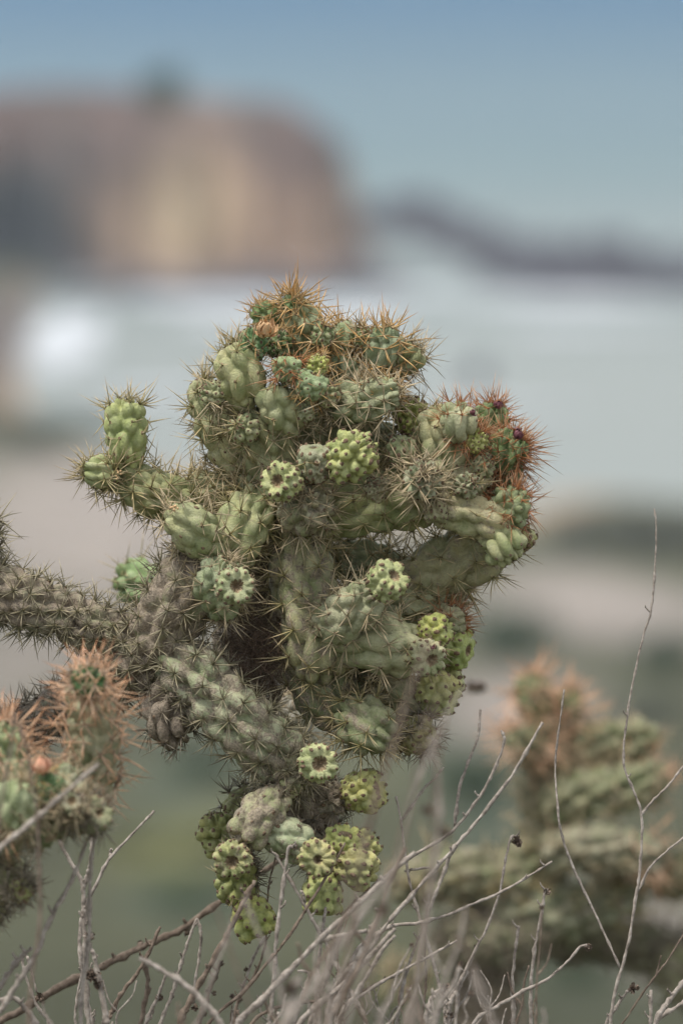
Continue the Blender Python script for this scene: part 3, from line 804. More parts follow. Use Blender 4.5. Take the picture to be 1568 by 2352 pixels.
# big mid-right limb
A('stem', [(600, 1170, -6, 66), (690, 1185, -2, 66), (770, 1170, 0, 62), (870, 1152, 1, 66), (960, 1145, 1, 62), (1010, 1150, 0, 40)], SAGE, 'olive', 0.25, ncol=8, relief=0.11, rowk=1.25, prio=.2)
A('stem', [(1000, 1160, 2, 34), (1040, 1170, 4, 46), (1090, 1182, 4, 50), (1135, 1200, 4, 46), (1150, 1210, 3, 30)], (0.30, 0.31, 0.175), 'sparse', 0.3, ncol=7, relief=0.10, rowk=1.2)
A('stem', [(1120, 1200, 3, 28), (1150, 1235, 4, 42), (1165, 1262, 5, 44), (1178, 1285, 5, 32)], (0.28, 0.33, 0.19), 'tiny', 0.2, ncol=8, relief=0.17, pad=3.4)
Fr(1196, 1240, 2, (0.35, 0.5, 0.3), 66, 28, YEL, 0.1, density=0.4, style='tiny')
A('stem', [(925, 1345, -6, 40), (975, 1325, -4, 56), (1040, 1295, -3, 64), (1110, 1262, -2, 62), (1170, 1225, -1, 42)], (0.20, 0.225, 0.13), 'olive', 0.35, ncol=7, relief=0.11, rowk=1.2)
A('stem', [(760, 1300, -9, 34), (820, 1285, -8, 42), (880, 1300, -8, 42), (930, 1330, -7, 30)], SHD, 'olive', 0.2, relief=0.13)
# right tip with red tuft
A('stem', [(1110, 1200, 1, 26), (1150, 1175, 3, 38), (1175, 1150, 4, 42), (1190, 1125, 4, 30)], MIDG, 'rust', 0.1, relief=0.2, pad=3.2, basefree=.25, sc=1.0)
A('stem', [(1095, 1120, -3, 26), (1130, 1118, -2, 32), (1170, 1105, -2, 26)], SAGE, 'rust', 0.1, relief=0.18, pad=3, basefree=.3)
Fr(1165, 1170, 4, (0.85, -.1, 0.25), 90, 40, MIDG, 0.1, style='rust', density=0.7, pad=3.2)
# right upper group
A('stem', [(1040, 1110, 1, 40), (1030, 1060, 2, 56), (1022, 1005, 2, 58), (1005, 955, 2, 46), (1000, 935, 2, 26)], (0.30, 0.345, 0.205), 'sparse', 0.15, ncol=8, relief=0.14, rowk=1.1)
A('stem', [(960, 1060, -3, 40), (985, 1000, -2, 52), (1000, 950, -2, 44)], (0.29, 0.34, 0.19), 'tan', 0.1, relief=0.12)
A('stem', [(1000, 1110, 3, 34), (1060, 1105, 3, 42), (1100, 1100, 3, 34), (1125, 1098, 3, 22)], (0.24, 0.27, 0.16), 'sparse', 0.2, relief=0.12, rowk=1.2)
A('stem', [(1040, 1075, 0, 38), (1090, 1060, 0, 48), (1140, 1055, 0, 40)], (0.25, 0.28, 0.165), 'sparse', 0.2, relief=0.12, rowk=1.2)
A('stem', [(1052, 1000, 4, 22), (1054, 975, 6, 36), (1056, 950, 6, 38), (1060, 926, 6, 24)], (0.27, 0.33, 0.20), 'rust', 0.15, ncol=7, relief=0.18, pad=3.2, density=.75)
Fr(1092, 1012, 5, (0.5, 0.55, 0.2), 52, 23, LIME, 0.05, style='rust', density=0.5, cup=False, pad=2.8)
A('bud', [(1110, 1000, -3, 22), (1125, 970, -2, 34), (1137, 945, -2, 32), (1142, 930, -2, 22)], DKG, 'rust', 0.05, ncol=9, relief=0.22, pad=2.8)
A('bud', [(1150, 1070, 1, 24), (1160, 1040, 2, 36), (1170, 1012, 2, 36), (1178, 992, 2, 24)], DKG, 'rust', 0.05, ncol=9, relief=0.22, pad=2.8)
A('stem', [(1120, 1095, 0, 26), (1150, 1078, 0, 36), (1165, 1052, 0, 38), (1185, 1035, 0, 24)], (0.12, 0.21, 0.085), 'rust', 0.05, ncol=9, relief=0.2, pad=2.8)
A('bud', [(1180, 1045, 2, 18), (1192, 1028, 3, 22), (1200, 1015, 3, 14)], DKG, 'rust', 0.05, ncol=8, relief=0.2, pad=2.4)
petals(C, 1142, 938, 0, (0.2, 0.9, 0.2), 16, M_PETAL_RED, 'flower', 18, 0.4, 3)
petals(C, 1181, 1002, 5, (0.7, 0.45, 0.3), 19, M_PETAL_RED, 'flower', 20, 0.4, 4)
petals(C, 1081, 950, 8, (0.6, 0.4, 0.4), 12, M_PETAL_RED, 'flower', 10, 0.5, 5)
Fr(942, 955, -1, (0, 1, 0.1), 78, 34, LIME, 0.08, style='sparse', density=0.35, cup=False)
Fr(921, 1040, 4, (0.05, 1, 0.3), 66, 33, (0.27, 0.345, 0.2), 0.15, style='sparse', density=0.35)
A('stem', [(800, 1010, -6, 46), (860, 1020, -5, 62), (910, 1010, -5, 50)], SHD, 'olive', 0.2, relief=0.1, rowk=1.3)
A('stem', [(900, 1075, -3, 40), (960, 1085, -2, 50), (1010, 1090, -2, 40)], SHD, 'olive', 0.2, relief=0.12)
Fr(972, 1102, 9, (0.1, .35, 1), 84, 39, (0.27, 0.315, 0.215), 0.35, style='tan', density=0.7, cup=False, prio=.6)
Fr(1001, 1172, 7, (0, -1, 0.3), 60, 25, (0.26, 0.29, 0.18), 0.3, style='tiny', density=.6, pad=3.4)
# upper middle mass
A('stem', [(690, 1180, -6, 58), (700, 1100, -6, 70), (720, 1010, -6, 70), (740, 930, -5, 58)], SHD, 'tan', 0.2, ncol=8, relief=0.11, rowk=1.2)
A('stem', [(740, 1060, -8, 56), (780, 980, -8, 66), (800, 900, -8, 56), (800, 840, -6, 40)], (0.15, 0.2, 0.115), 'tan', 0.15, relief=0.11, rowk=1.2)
A('stem', [(770, 935, 2, 28), (805, 925, 4, 46), (850, 918, 5, 44), (890, 905, 6, 34), (912, 900, 6, 22)], (0.22, 0.27, 0.16), 'tan', 0.2, ncol=8, relief=0.18, prio=.4)
A('stem', [(835, 905, 3, 20), (870, 900, 5, 27), (900, 897, 5, 26), (915, 896, 5, 16)], MIDG, 'goldshort', 0.1, ncol=8, relief=0.2, pad=3)
A('stem', [(800, 900, -2, 40), (835, 860, -1, 46), (865, 830, 0, 36)], (0.17, 0.225, 0.12), 'tan', 0.1, relief=0.13)
A('stem', [(862, 850, 0, 26), (875, 815, 1, 38), (885, 780, 1, 40), (888, 752, 1, 26)], (0.175, 0.235, 0.14), 'gold', 0.1, ncol=8, relief=0.17, prio=.2)
A('stem', [(880, 845, -2, 24), (915, 832, -1, 33), (945, 815, 0, 34), (960, 800, 0, 22)], (0.21, 0.255, 0.125), 'tan', 0.1, ncol=8, relief=0.17)
A('stem', [(760, 870, -3, 42), (775, 810, -2, 44), (785, 765, -1, 38), (780, 745, -1, 24)], (0.20, 0.26, 0.15), 'gold', 0.1, relief=0.14, rowk=1.1, prio=.1)
A('stem', [(790, 900, -1, 34), (800, 850, 0, 40), (805, 815, 0, 26)], (0.2, 0.25, 0.15), 'gold', 0.1, relief=0.14)
A('stem', [(700, 880, -3, 42), (700, 800, -2, 48), (685, 735, -1, 46), (672, 695, 0, 26)], (0.23, 0.30, 0.17), 'gold', 0.08, ncol=8, relief=0.14, rowk=1.05, prio=.3)
A('bud', [(640, 760, -2, 18), (618, 735, -1, 28), (603, 712, -1, 28), (595, 698, -1, 18)], DKG, 'goldshort', 0.05, ncol=9, relief=0.2, pad=2.8)
A('bud', [(672, 715, 0, 14), (668, 695, 0, 20), (666, 678, 0, 14)], DKG, 'gold', 0.05, ncol=8, relief=0.2, pad=2.6)
A('stem', [(578, 905, 3, 26), (560, 905, 3, 42), (556, 865, 4, 50), (535, 820, 4, 46), (522, 795, 4, 28)], (0.275, 0.33, 0.165), 'sparse', 0.12, ncol=7, relief=0.12, rowk=1.2, tipstyle='olive', tipfrom=.75)
Fr(580, 790, 4, (0.0, 1, 0.1), 74, 31, (0.10, 0.205, 0.095), 0.05, style='goldshort', density=0.35, cup=False, pad=3.4, relief=.2)
Fr(640, 788, 2, (0.25, 1, 0.2), 60, 26, DKG, 0.05, style='goldshort', density=0.5, cup=False, pad=3.2, relief=.2)
petals(C, 608, 768, 6, (0.1, 0.8, 0.6), 30, M_PETAL_DRY, 'dry_flower', 34, 0.75, 8)
Fr(659, 848, 7, (0, 1, 0.15), 64, 32, (0.20, 0.30, 0.15), 0.08, style='rust', density=0.35, pad=3.2, relief=.22)
Fr(712, 885, 7, (0.35, 0.8, 0.3), 70, 36, (0.20, 0.31, 0.16), 0.08, style='goldshort', density=0.7, pad=3.2, relief=.22, prio=.3)
Fr(728, 840, 6, (0.3, 1, 0.1), 48, 22, LIME, 0.03, style='goldshort', density=0.3, cup=False, pad=2.4, relief=.2)
A('stem', [(665, 985, 2, 30), (650, 945, 4, 46), (640, 905, 5, 44), (640, 885, 5, 26)], (0.24, 0.30, 0.175), 'sparse', 0.15, ncol=7, relief=0.15)
for (x_, y_, d_, dv_, l_, r_, c_, s_) in (
        (752, 905, 6, (0.3, .8, .4), 58, 25, (0.22, 0.28, 0.16), 'tan'), (700, 935, 5, (-.2, .5, .8), 60, 29, (0.24, 0.28, 0.175), 'tan'), (742, 770, 3, (.3, .8, .4), 52, 24, (0.2, 0.27, 0.14), 'gold'),
        (830, 775, 1, (.1, 1, .3), 50, 22, (0.2, 0.26, 0.14), 'tan'), (488, 905, 4, (-.7, .5, .3), 54, 26, (0.29, 0.33, 0.18), 'tan'), (560, 985, 5, (-.4, .3, .9), 62, 31, (0.25, 0.30, 0.18), 'olive'),
        (1072, 1115, 6, (.5, .3, .8), 60, 28, (0.25, 0.29, 0.18), 'sparse'), (1105, 1068, 4, (.7, .4, .5), 56, 27, (0.24, 0.29, 0.17), 'rust'), (865, 1120, 7, (-.1, .4, .9), 58, 27, (0.26, 0.29, 0.19), 'tan')):
    o_ = Fr(x_, y_, d_, dv_, l_, r_, c_, 0.25, ncol=8, style=s_, density=0.22, cup=False, pad=3.4, relief=.19); o_.name = 'stem'
# upper left mass
A('stem', [(640, 1130, -5, 58), (600, 1085, -4, 66), (545, 1020, -2, 62), (500, 950, -1, 52), (478, 895, -1, 42), (475, 872, -1, 24)], (0.25, 0.295, 0.17), 'olive', 0.15, ncol=10, relief=0.12, rowk=1.0, density=.8, prio=.1)
A('stem', [(650, 1100, -1, 56), (625, 1040, 0, 66), (608, 980, 1, 60), (590, 935, 1, 44)], (0.235, 0.275, 0.16), 'tan', 0.2, ncol=10, relief=0.12, rowk=1.0, density=.85, prio=.1)
A('stem', [(640, 1150, -3, 50), (560, 1110, -4, 56), (530, 1080, -5, 44)], (0.22, 0.27, 0.155), 'olive', 0.2, relief=0.12)
A('stem', [(620, 1170, -2, 50), (600, 1120, -1, 56), (580, 1070, 0, 44)], (0.24, 0.29, 0.165), 'olive', 0.2, relief=0.12)
# centre fruits
Fr(652, 1108, 10, (-0.45, 0.1, 0.85), 84, 42, (0.335, 0.39, 0.205), 0.18, label='open knobbly fruit whose brown hollow faces left', pad=5.2)
Fr(723, 1066, 9, (-0.05, 0.95, 0.35), 92, 38, (0.30, 0.335, 0.225), 0.3, style='sparse', density=0.3, pad=5.2)
Fr(805, 1048, 10, (0.75, 0.45, 0.3), 112, 48, (0.33, 0.42, 0.17), 0.15, ncol=9, pad=5.2, label='large pale green fruit pointing up to the right', density=.1, cup=False)
A('stem', [(720, 1180, 0, 46), (705, 1160, 5, 60), (695, 1135, 8, 50)], (0.26, 0.28, 0.20), 'tan', 0.5, ncol=9, relief=0.16, prio=.7, sc=.95)
# left arm
A('stem', [(600, 1150, -4, 40), (520, 1130, -3, 44), (440, 1135, -2, 40), (400, 1140, -2, 28)], (0.24, 0.28, 0.16), 'olive', 0.25, relief=0.13)
A('stem', [(470, 1180, -2, 34), (400, 1150, 0, 48), (330, 1120, 1, 50), (280, 1095, 1, 36), (262, 1085, 1, 22)], (0.22, 0.27, 0.13), 'olive', 0.2, ncol=7, relief=0.15, prio=.1)
A('stem', [(290, 1072, 1, 26), (290, 1030, 2, 40), (288, 985, 2, 45), (287, 945, 2, 42), (288, 918, 2, 24)], (0.31, 0.385, 0.165), 'sparse', 0.08, ncol=7, relief=0.17, tipstyle='olive', tipfrom=.8, prio=.4)
A('stem', [(275, 1092, 2, 24), (248, 1090, 2, 34), (215, 1082, 3, 34), (197, 1078, 3, 20)], (0.27, 0.34, 0.16), 'olive', 0.15, ncol=7, relief=0.15, density=.7)
A('stem', [(505, 1275, 2, 30), (470, 1240, 5, 48), (430, 1205, 7, 48), (400, 1180, 7, 34), (390, 1170, 7, 20)], (0.275, 0.32, 0.18), 'tan', 0.25, ncol=7, relief=0.13, density=.8, prio=.3)
A('stem', [(500, 1330, 0, 46), (520, 1270, 2, 58), (555, 1210, 3, 60), (590, 1160, 2, 50), (600, 1130, 1, 30)], (0.28, 0.335, 0.19), 'olive', 0.25, ncol=8, relief=0.13, prio=.3)
A('stem', [(500, 1240, -4, 50), (490, 1180, -3, 54), (470, 1140, -3, 40)], (0.25, 0.30, 0.17), 'olive', 0.2, relief=0.13)
A('stem', [(510, 1390, 1, 30), (505, 1365, 5, 50), (512, 1325, 7, 52), (520, 1290, 8, 32)], MINT, 'tan', 0.25, ncol=8, relief=0.17, prio=.6)
Fr(537, 1348, 13, (0.22, 0.05, 1), 78, 42, (0.30, 0.36, 0.20), 0.25, ncol=10, pad=4.4, label='round fruit facing the camera with a brown centre')
# the thick hanging arm
A('stem', [(385, 1490, 1, 34), (425, 1530, 3, 60), (490, 1600, 4, 68), (570, 1680, 4, 68), (640, 1740, 3, 62), (700, 1790, 2, 44)], (0.265, 0.31, 0.21), 'greyolive', 0.62, ncol=8, relief=0.15, prio=.4, label='long scabby stem hanging down to the right')
A('stem', [(640, 1760, 0, 50), (690, 1820, -1, 60), (720, 1880, -2, 56), (730, 1930, -2, 36)], (0.26, 0.24, 0.18), 'grey', 0.8, relief=0.15, density=.55)
A('stem', [(690, 1800, 4, 24), (660, 1800, 4, 36), (640, 1790, 4, 30)], PALE, 'grey', 0.5, relief=0.17, density=.6)
A('stem', [(640, 1790, 0, 34), (655, 1785, 3, 44), (690, 1770, 6, 38)], DUSTY, 'greyolive', 0.5, relief=0.15)
Fr(728, 1755, 9, (0.2, 0.0, 1), 80, 43, (0.34, 0.40, 0.20), 0.2, ncol=10, label='round fruit with a deep brown hollow on the hanging arm', pad=4.6)
Fr(828, 1820, 2, (0.75, 0.15, 0.25), 96, 47, YG, 0.15, ncol=9, label='yellow green fruit sticking out right of the hanging arm')
A('stem', [(720, 1830, 0, 30), (760, 1835, 0, 36), (800, 1830, 1, 30)], DUSTY, 'grey', 0.7, relief=0.15, density=.5)
A('stem', [(640, 1825, 4, 28), (615, 1850, 6, 44), (585, 1890, 7, 48), (562, 1925, 7, 42), (552, 1940, 7, 24)], (0.30, 0.34, 0.225), 'tiny', 0.68, ncol=7, relief=0.12, sc=1.6, density=.8)
A('stem', [(606, 1905, 5, 28), (640, 1915, 6, 42), (680, 1935, 6, 42), (715, 1955, 6, 28)], MINT, 'tiny', 0.4, ncol=7, relief=0.12, sc=1.6, density=.6)
A('stem', [(590, 1820, -6, 26), (550, 1850, -6, 32), (530, 1880, -6, 28)], SAGE, 'grey', 0.3, relief=0.15, density=.5)
Fr(505, 1918, -6, (-0.2, 0.6, 0.1), 96, 40, YG, 0.1, ncol=8, label='yellow green fruit hanging furthest left on the hanging arm', cup=False)
Fr(541, 2020, 4, (-0.1, 1, 0.2), 110, 40, (0.22, 0.27, 0.10), 0.2, ncol=7, cup=False, style='sparse', density=.2)
Fr(536, 1973, 9, (-0.15, -0.25, 1), 80, 42, YEL, 0.35, ncol=10, label='fruit with a scabby dark hollow facing the camera', pad=4.4)
Fr(581, 2107, 5, (0.35, -0.85, 0.1), 108, 46, (0.31, 0.37, 0.11), 0.25, ncol=9, label='lowest fruit hanging on its own', style=None)
Fr(728, 1972, 11, (0.05, -0.1, 1), 80, 42, YEL, 0.2, ncol=10, label='fruit facing the camera at the left of the cluster', pad=4.4, style=None)
Fr(785, 1948, 6, (0.2, 0.8, 0.3), 84, 42, LIME, 0.1, style=None)
Fr(830, 1948, 2, (0.6, 0.5, 0.1), 76, 36, YG, 0.1, style=None)
Fr(812, 1992, 7, (0.8, -0.35, 0.3), 96, 45, YG, 0.15, style=None)
Fr(743, 2052, 6, (-0.05, -1, 0.15), 112, 45, YG, 0.15, style=None, label='long yellow green fruit hanging below the cluster')
A('stem', [(700, 1950, 0, 30), (740, 1955, 1, 36), (780, 1985, 2, 34)], DUSTY, 'grey', 0.6, relief=0.15, density=.5)
A('stem', [(560, 1940, 2, 18), (566, 2000, 2, 20), (572, 2060, 3, 22)], (0.2, 0.21, 0.13), 'grey', 0.6, relief=0.12, density=.5)
# small blueish stem behind
A('stem', [(640, 1760, -28, 30), (655, 1690, -28, 44), (668, 1640, -28, 46), (672, 1600, -28, 30)], (0.25, 0.27, 0.26), 'tan', 0.3, relief=0.14)
A('stem', [(400, 1370, -30, 22), (350, 1350, -34, 40), (300, 1330, -38, 46), (275, 1322, -38, 34)], (0.20, 0.33, 0.15), 'sparse', 0.05, ncol=7, relief=0.22, label='small bright green joint a little out of focus behind')
# lower right group
A('stem', [(745, 1440, 3, 36), (790, 1420, 6, 54), (835, 1385, 8, 48), (862, 1362, 9, 30)], (0.28, 0.325, 0.20), 'tan', 0.3, ncol=7, relief=0.14, prio=.6)
Fr(884, 1338, 13, (0.5, 0.4, 0.55), 84, 43, (0.33, 0.39, 0.18), 0.2, ncol=10, label='pale fruit with its hollow turned up to the right', pad=4.6, style=None)
A('stem', [(780, 1470, 0, 48), (840, 1470, 3, 66), (900, 1480, 4, 66), (955, 1500, 4, 52), (985, 1520, 4, 28)], (0.245, 0.28, 0.17), 'tan', 0.25, ncol=7, relief=0.11, rowk=1.2, prio=.5)
A('stem', [(860, 1380, -4, 36), (920, 1385, -3, 46), (980, 1395, -3, 42), (1030, 1405, -3, 30)], (0.25, 0.29, 0.175), 'olive', 0.25, relief=0.13)
A('stem', [(930, 1350, -7, 40), (1000, 1365, -7, 42), (1060, 1350, -7, 26)], (0.2, 0.23, 0.14), 'olive', 0.3, relief=0.13)
A('stem', [(1000, 1420, -2, 28), (1040, 1425, -1, 34), (1065, 1420, -1, 22)], (0.24, 0.26, 0.15), 'rust', 0.3, relief=0.15)
Fr(994, 1448, 5, (0.75, 0.1, 0.3), 74, 36, (0.32, 0.41, 0.14), 0.15, style='tiny', density=.3)
Fr(975, 1508, 8, (0.45, -0.25, 0.8), 84, 40, (0.30, 0.335, 0.225), 0.25, style='sparse', density=.2)
petals(C, 990, 1490, 11, (0.4, 0.4, 0.7), 9, M_PETAL_RED, 'flower', 8, 0.5, 9)
Fr(1042, 1488, -2, (0.5, -0.1, 0.25), 88, 45, (0.29, 0.38, 0.13), 0.15, style=None)
Fr(998, 1590, -1, (0.6, -0.2, 0.2), 96, 47, YG, 0.12, style=None, label='bright yellow green fruit under the right side')
Fr(1035, 1560, -4, (0.6, 0.2, 0.1), 60, 32, (0.3, 0.36, 0.15), 0.15, style=None)
A('stem', [(870, 1560, -2, 34), (920, 1600, -2, 44), (950, 1640, -3, 36)], DUSTY, 'olive', 0.4, relief=0.13)

# nest of dead fibres in the hollow
def fibres():
    rs = np.random.RandomState(5)
    V, F, k = [], [], 0
    for i in range(900):
        x, y = rs.normal(585, 42), rs.normal(1500, 62); d = rs.uniform(-4, 3)
        p = P(x, y, d); L_ = rs.uniform(20, 70) * u0; dr = unit(rs.normal(0, 1, 3)); b1 = unit(np.cross(dr, rs.normal(0, 1, 3)))
        r = rs.uniform(0.5, 1.1) * u0
        b2 = np.cross(dr, b1)
        for t in (0, .5, 1):
            c = p + dr * L_ * t + b1 * L_ * 0.35 * math.sin(t * 3.1)
            for q in range(3):
                a = q * 2.094; V.append(c + (b1 * math.cos(a) + b2 * math.sin(a)) * r * (1 - .5 * t))
        for s in range(2):
            for q in range(3): F.append((k + s * 3 + q, k + s * 3 + (q + 1) % 3, k + s * 3 + 3 + (q + 1) % 3, k + s * 3 + 3 + q))
        k += 9
    o = link('debris_nest', mesh_np('debris_nest', np.array(V) - C.loc, np.array(F), None, [M_FIBRE]), C.root)
    o['kind'] = 'stuff'
fibres()
def crumbs(spots):
    rs = np.random.RandomState(3)
    for (x, y, d, r, n) in spots:
        V, F = [], []
        o0 = P(x, y, d)
        for i in range(n):
            c = unit(rs.normal(0, 1, 3)) * r * u0 * rs.uniform(0, 1); s = r * u0 * rs.uniform(.25, .45); k = len(V)
            for v in ((1, 0, 0), (-1, 0, 0), (0, 1, 0), (0, -1, 0), (0, 0, 1), (0, 0, -1)): V.append(c + np.array(v) * s * rs.uniform(.7, 1.2))
            for a, b_ in ((0, 2), (2, 1), (1, 3), (3, 0)): F += [(k + a, k + b_, k + 4), (k + b_, k + a, k + 5)]
        link('dried_sap', mesh_np('dried_sap', np.array(V), None, np.array(F), [M_PETAL_DRY]), C.root, Vector(o0 - C.loc))
crumbs([(398, 1168, 11, 11, 9), (272, 1085, 7, 7, 6), (270, 1097, 7, 6, 5), (480, 893, 4, 6, 5)])
C.finish()

# ================================================================== NEAR CACTUS, lower left, out of focus
gx, gy = -0.55, 5.9
N = Cactus('blurred near cholla at the lower left edge with orange spines and a peach flower bud', (gx, gy, float(terr_z(np.array(gx), np.array(gy)))), max_obj=280, nv=40)
A = N.add; Fr = N.fruit
A('trunk', [(-420, 4700, 28, 100), (-330, 3400, 30, 85), (-230, 2500, 33, 74), (-120, 2050, 36, 58), (-30, 1900, 38, 45)], OLD, 'grey', 0.8, relief=0.1)
A('stem', [(-60, 1930, 38, 50), (40, 1880, 40, 62), (130, 1830, 42, 60), (190, 1780, 42, 46)], (0.24, 0.28, 0.18), 'tan', 0.3, relief=0.15)
A('stem', [(200, 1840, 38, 38), (212, 1760, 38, 50), (212, 1680, 38, 52), (205, 1600, 38, 46), (203, 1555, 38, 28)], (0.22, 0.25, 0.16), 'coral', 0.2, relief=0.16, prio=.2)
A('bud', [(206, 1600, 44, 30), (203, 1560, 44, 36), (205, 1530, 44, 24)], (0.05, 0.13, 0.04), 'coral', 0.02, relief=0.2)
A('stem', [(20, 1900, 43, 50), (10, 1800, 44, 52), (5, 1710, 44, 46), (10, 1660, 44, 28)], (0.22, 0.28, 0.15), 'coral', 0.1, relief=0.17)
A('stem', [(60, 1890, 50, 38), (40, 1840, 52, 44), (50, 1800, 52, 30)], MINT, 'tan', 0.2, relief=0.2)
A('bud', [(110, 1850, 50, 30), (106, 1810, 50, 36), (100, 1780, 50, 26)], (0.06, 0.15, 0.05), 'goldshort', 0.02, relief=0.22)
petals(N, 97, 1775, 51, (0, 1, 0.4), 32, M_PETAL_PEACH, 'flower_bud', 22, 0.35, 21)
Fr(205, 1875, 46, (0.5, 0.2, 0.6), 84, 42, (0.24, 0.28, 0.17), 0.4, style='grey', density=.5)
Fr(170, 1850, 50, (-0.2, 0.4, 0.9), 60, 32, (0.24, 0.26, 0.18), 0.5, style='tan', density=.5)
Fr(100, 1900, 46, (0.4, -0.6, 0.3), 80, 44, (0.15, 0.20, 0.10), 0.3, style='grey', density=.5)
A('stem', [(-90, 1990, 33, 40), (-30, 2010, 34, 56), (25, 2020, 34, 50), (50, 2030, 34, 30)], (0.2, 0.22, 0.12), 'grey', 0.5, relief=0.16)
A('stem', [(-60, 2080, 33, 34), (-20, 2090, 34, 46), (5, 2100, 34, 28)], (0.2, 0.22, 0.12), 'grey', 0.5, relief=0.16)
Fr(45, 2045, 40, (0.2, -0.3, 1), 50, 26, (0.24, 0.28, 0.12), 0.2, style='grey', density=.4)
N.finish()

# ================================================================== FAR CACTUS at the right, well out of focus
D0 = -178
gp = P(1090, 2352, D0)
R_ = Cactus('large blurred cholla behind the stalks at the lower right with orange tipped arms', (gp[0], gp[1], float(terr_z(np.array(gp[0]), np.array(gp[1])))), max_obj=0, nv=36)
A = R_.add
def st(pts): return [(x, y, D0 + d, r * .9) for x, y, d, r in pts]
A('trunk', st([(1090, 3300, 0, 85), (1095, 2700, 0, 78), (1105, 2400, 0, 74), (1120, 2200, 0, 78), (1150, 2080, 0, 70)]), (0.13, 0.11, 0.085), 'grey', 0.9, relief=0.12)
A('stem', st([(1240, 2000, 0, 52), (1250, 1880, 0, 54), (1252, 1780, 0, 52), (1245, 1690, 2, 46), (1230, 1640, 2, 30)]), (0.125,0.14,0.085), 'tan', 0.3, density=.45, relief=0.24, tipstyle='coral', tipfrom=.7)
A('stem', st([(1240, 1670, 2, 24), (1230, 1620, 2, 38), (1226, 1575, 2, 38), (1224, 1550, 2, 22)]), (0.12,0.165,0.075), 'coral', 0.1, relief=0.24, density=.6)
A('stem', st([(1270, 1690, 0, 22), (1292, 1645, 0, 36), (1303, 1608, 0, 36), (1306, 1585, 0, 22)]), (0.12,0.165,0.075), 'coral', 0.1, relief=0.24, density=.6)
A('stem', st([(1240, 1740, 4, 28), (1205, 1700, 5, 42), (1192, 1670, 5, 30)]), (0.125,0.14,0.085), 'coral', 0.1, relief=0.24, density=.6)
A('stem', st([(1270, 1740, 0, 36), (1340, 1715, 0, 46), (1420, 1705, 0, 48), (1485, 1700, 0, 44), (1510, 1700, 0, 26)]), (0.15,0.17,0.105), 'tan', 0.2, relief=0.24, density=.5)
A('stem', st([(1250, 1850, 4, 40), (1330, 1830, 5, 50), (1420, 1815, 5, 52), (1500, 1795, 4, 46), (1530, 1790, 4, 26)]), (0.15,0.17,0.105), 'tan', 0.3, density=.45, relief=0.24, tipstyle='coral', tipfrom=.7)
A('stem', st([(1150, 2080, 0, 60), (1190, 2010, 0, 66), (1260, 1960, 0, 62), (1330, 1950, 0, 40)]), (0.15,0.17,0.105), 'olive', 0.4, density=.4, relief=0.24)
A('stem', st([(1250, 1960, 6, 46), (1350, 1950, 8, 50), (1450, 1960, 8, 50), (1520, 1980, 8, 34)]), (0.18, 0.20, 0.135), 'tan', 0.3, density=.45, relief=0.24, tipstyle='coral', tipfrom=.7)
A('stem', st([(900, 2040, 4, 34), (960, 2025, 4, 50), (1050, 2010, 4, 58), (1150, 2030, 2, 62), (1220, 2060, 0, 44)]), (0.165, 0.185, 0.12), 'olive', 0.4, density=.4, relief=0.24)
A('stem', st([(1120, 2120, 0, 58), (1220, 2110, 2, 64), (1330, 2090, 2, 62), (1420, 2060, 2, 50), (1480, 2010, 2, 34)]), (0.165, 0.19, 0.125), 'olive', 0.4, density=.4, relief=0.24)
A('stem', st([(1230, 2160, -4, 50), (1330, 2150, -5, 54), (1450, 2170, -6, 56), (1560, 2200, -6, 54), (1660, 2240, -6, 50)]), (0.125,0.14,0.085), 'grey', 0.5, relief=0.14)
A('stem', st([(1540, 2170, -3, 40), (1560, 2240, -3, 52), (1600, 2290, -3, 50)]), (0.22, 0.25, 0.15), 'grey', 0.5, relief=0.24)
A('stem', st([(1500, 2040, 0, 34), (1560, 2010, 0, 46), (1620, 1990, 0, 40)]), (0.17, 0.19, 0.12), 'tan', 0.4, density=.4, relief=0.24)
A('stem', st([(1230, 2160, 4, 40), (1150, 2170, 5, 50), (1060, 2160, 5, 50), (1010, 2140, 5, 30)]), (0.125,0.14,0.085), 'grey', 0.5, relief=0.24)
A('stem', st([(900, 2230, 6, 20), (940, 2240, 6, 30), (980, 2250, 6, 24)]), (0.125,0.14,0.085), 'tan', 0.2, relief=0.24, density=.5)
R_.finish()

# ================================================================== DRY STALKS
def tube(pts, radii, mat, name, parent, org, seed, nub=0.16):
    rs = np.random.RandomState(seed)
    pts = np.asarray(pts)
    n = max(8, len(pts) * 6)
    Cc = catmull(np.hstack([pts, np.asarray(radii)[:, None]]), n)
    ctr, rad = Cc[:, :3].copy(), Cc[:, 3].copy()
    ctr += rs.normal(0, 1, (n, 3)) * rad[:, None] * 0.16
    rad *= 1 + rs.normal(0, 1, n) * nub
    for i in range(3, n - 2, rs.randint(7, 12)): rad[i] *= 1.35
    T = unit(np.gradient(ctr, axis=0))
    a = unit(np.cross(T, np.array([0.35, 0.9, 0.2]))); b_ = np.cross(T, a)
    ring = 7; V = []
    for q in range(ring):
        an = q * 2 * math.pi / ring
        V.append(ctr + (a * math.cos(an) + b_ * math.sin(an)) * rad[:, None])
    V = np.stack(V, 1).reshape(-1, 3)
    idx = np.arange(n * ring).reshape(n, ring)
    q4 = np.stack([idx[:-1], np.roll(idx[:-1], -1, 1), np.roll(idx[1:], -1, 1), idx[1:]], -1).reshape(-1, 4)
    k = len(V); V = np.vstack([V, ctr[:1], ctr[-1:]])
    F3 = [(idx[0, (q + 1) % ring], idx[0, q], k) for q in range(ring)] + [(idx[-1, q], idx[-1, (q + 1) % ring], k + 1) for q in range(ring)]
    return link(name, mesh_np(name, V - org, q4, np.array(F3), [mat]), parent)

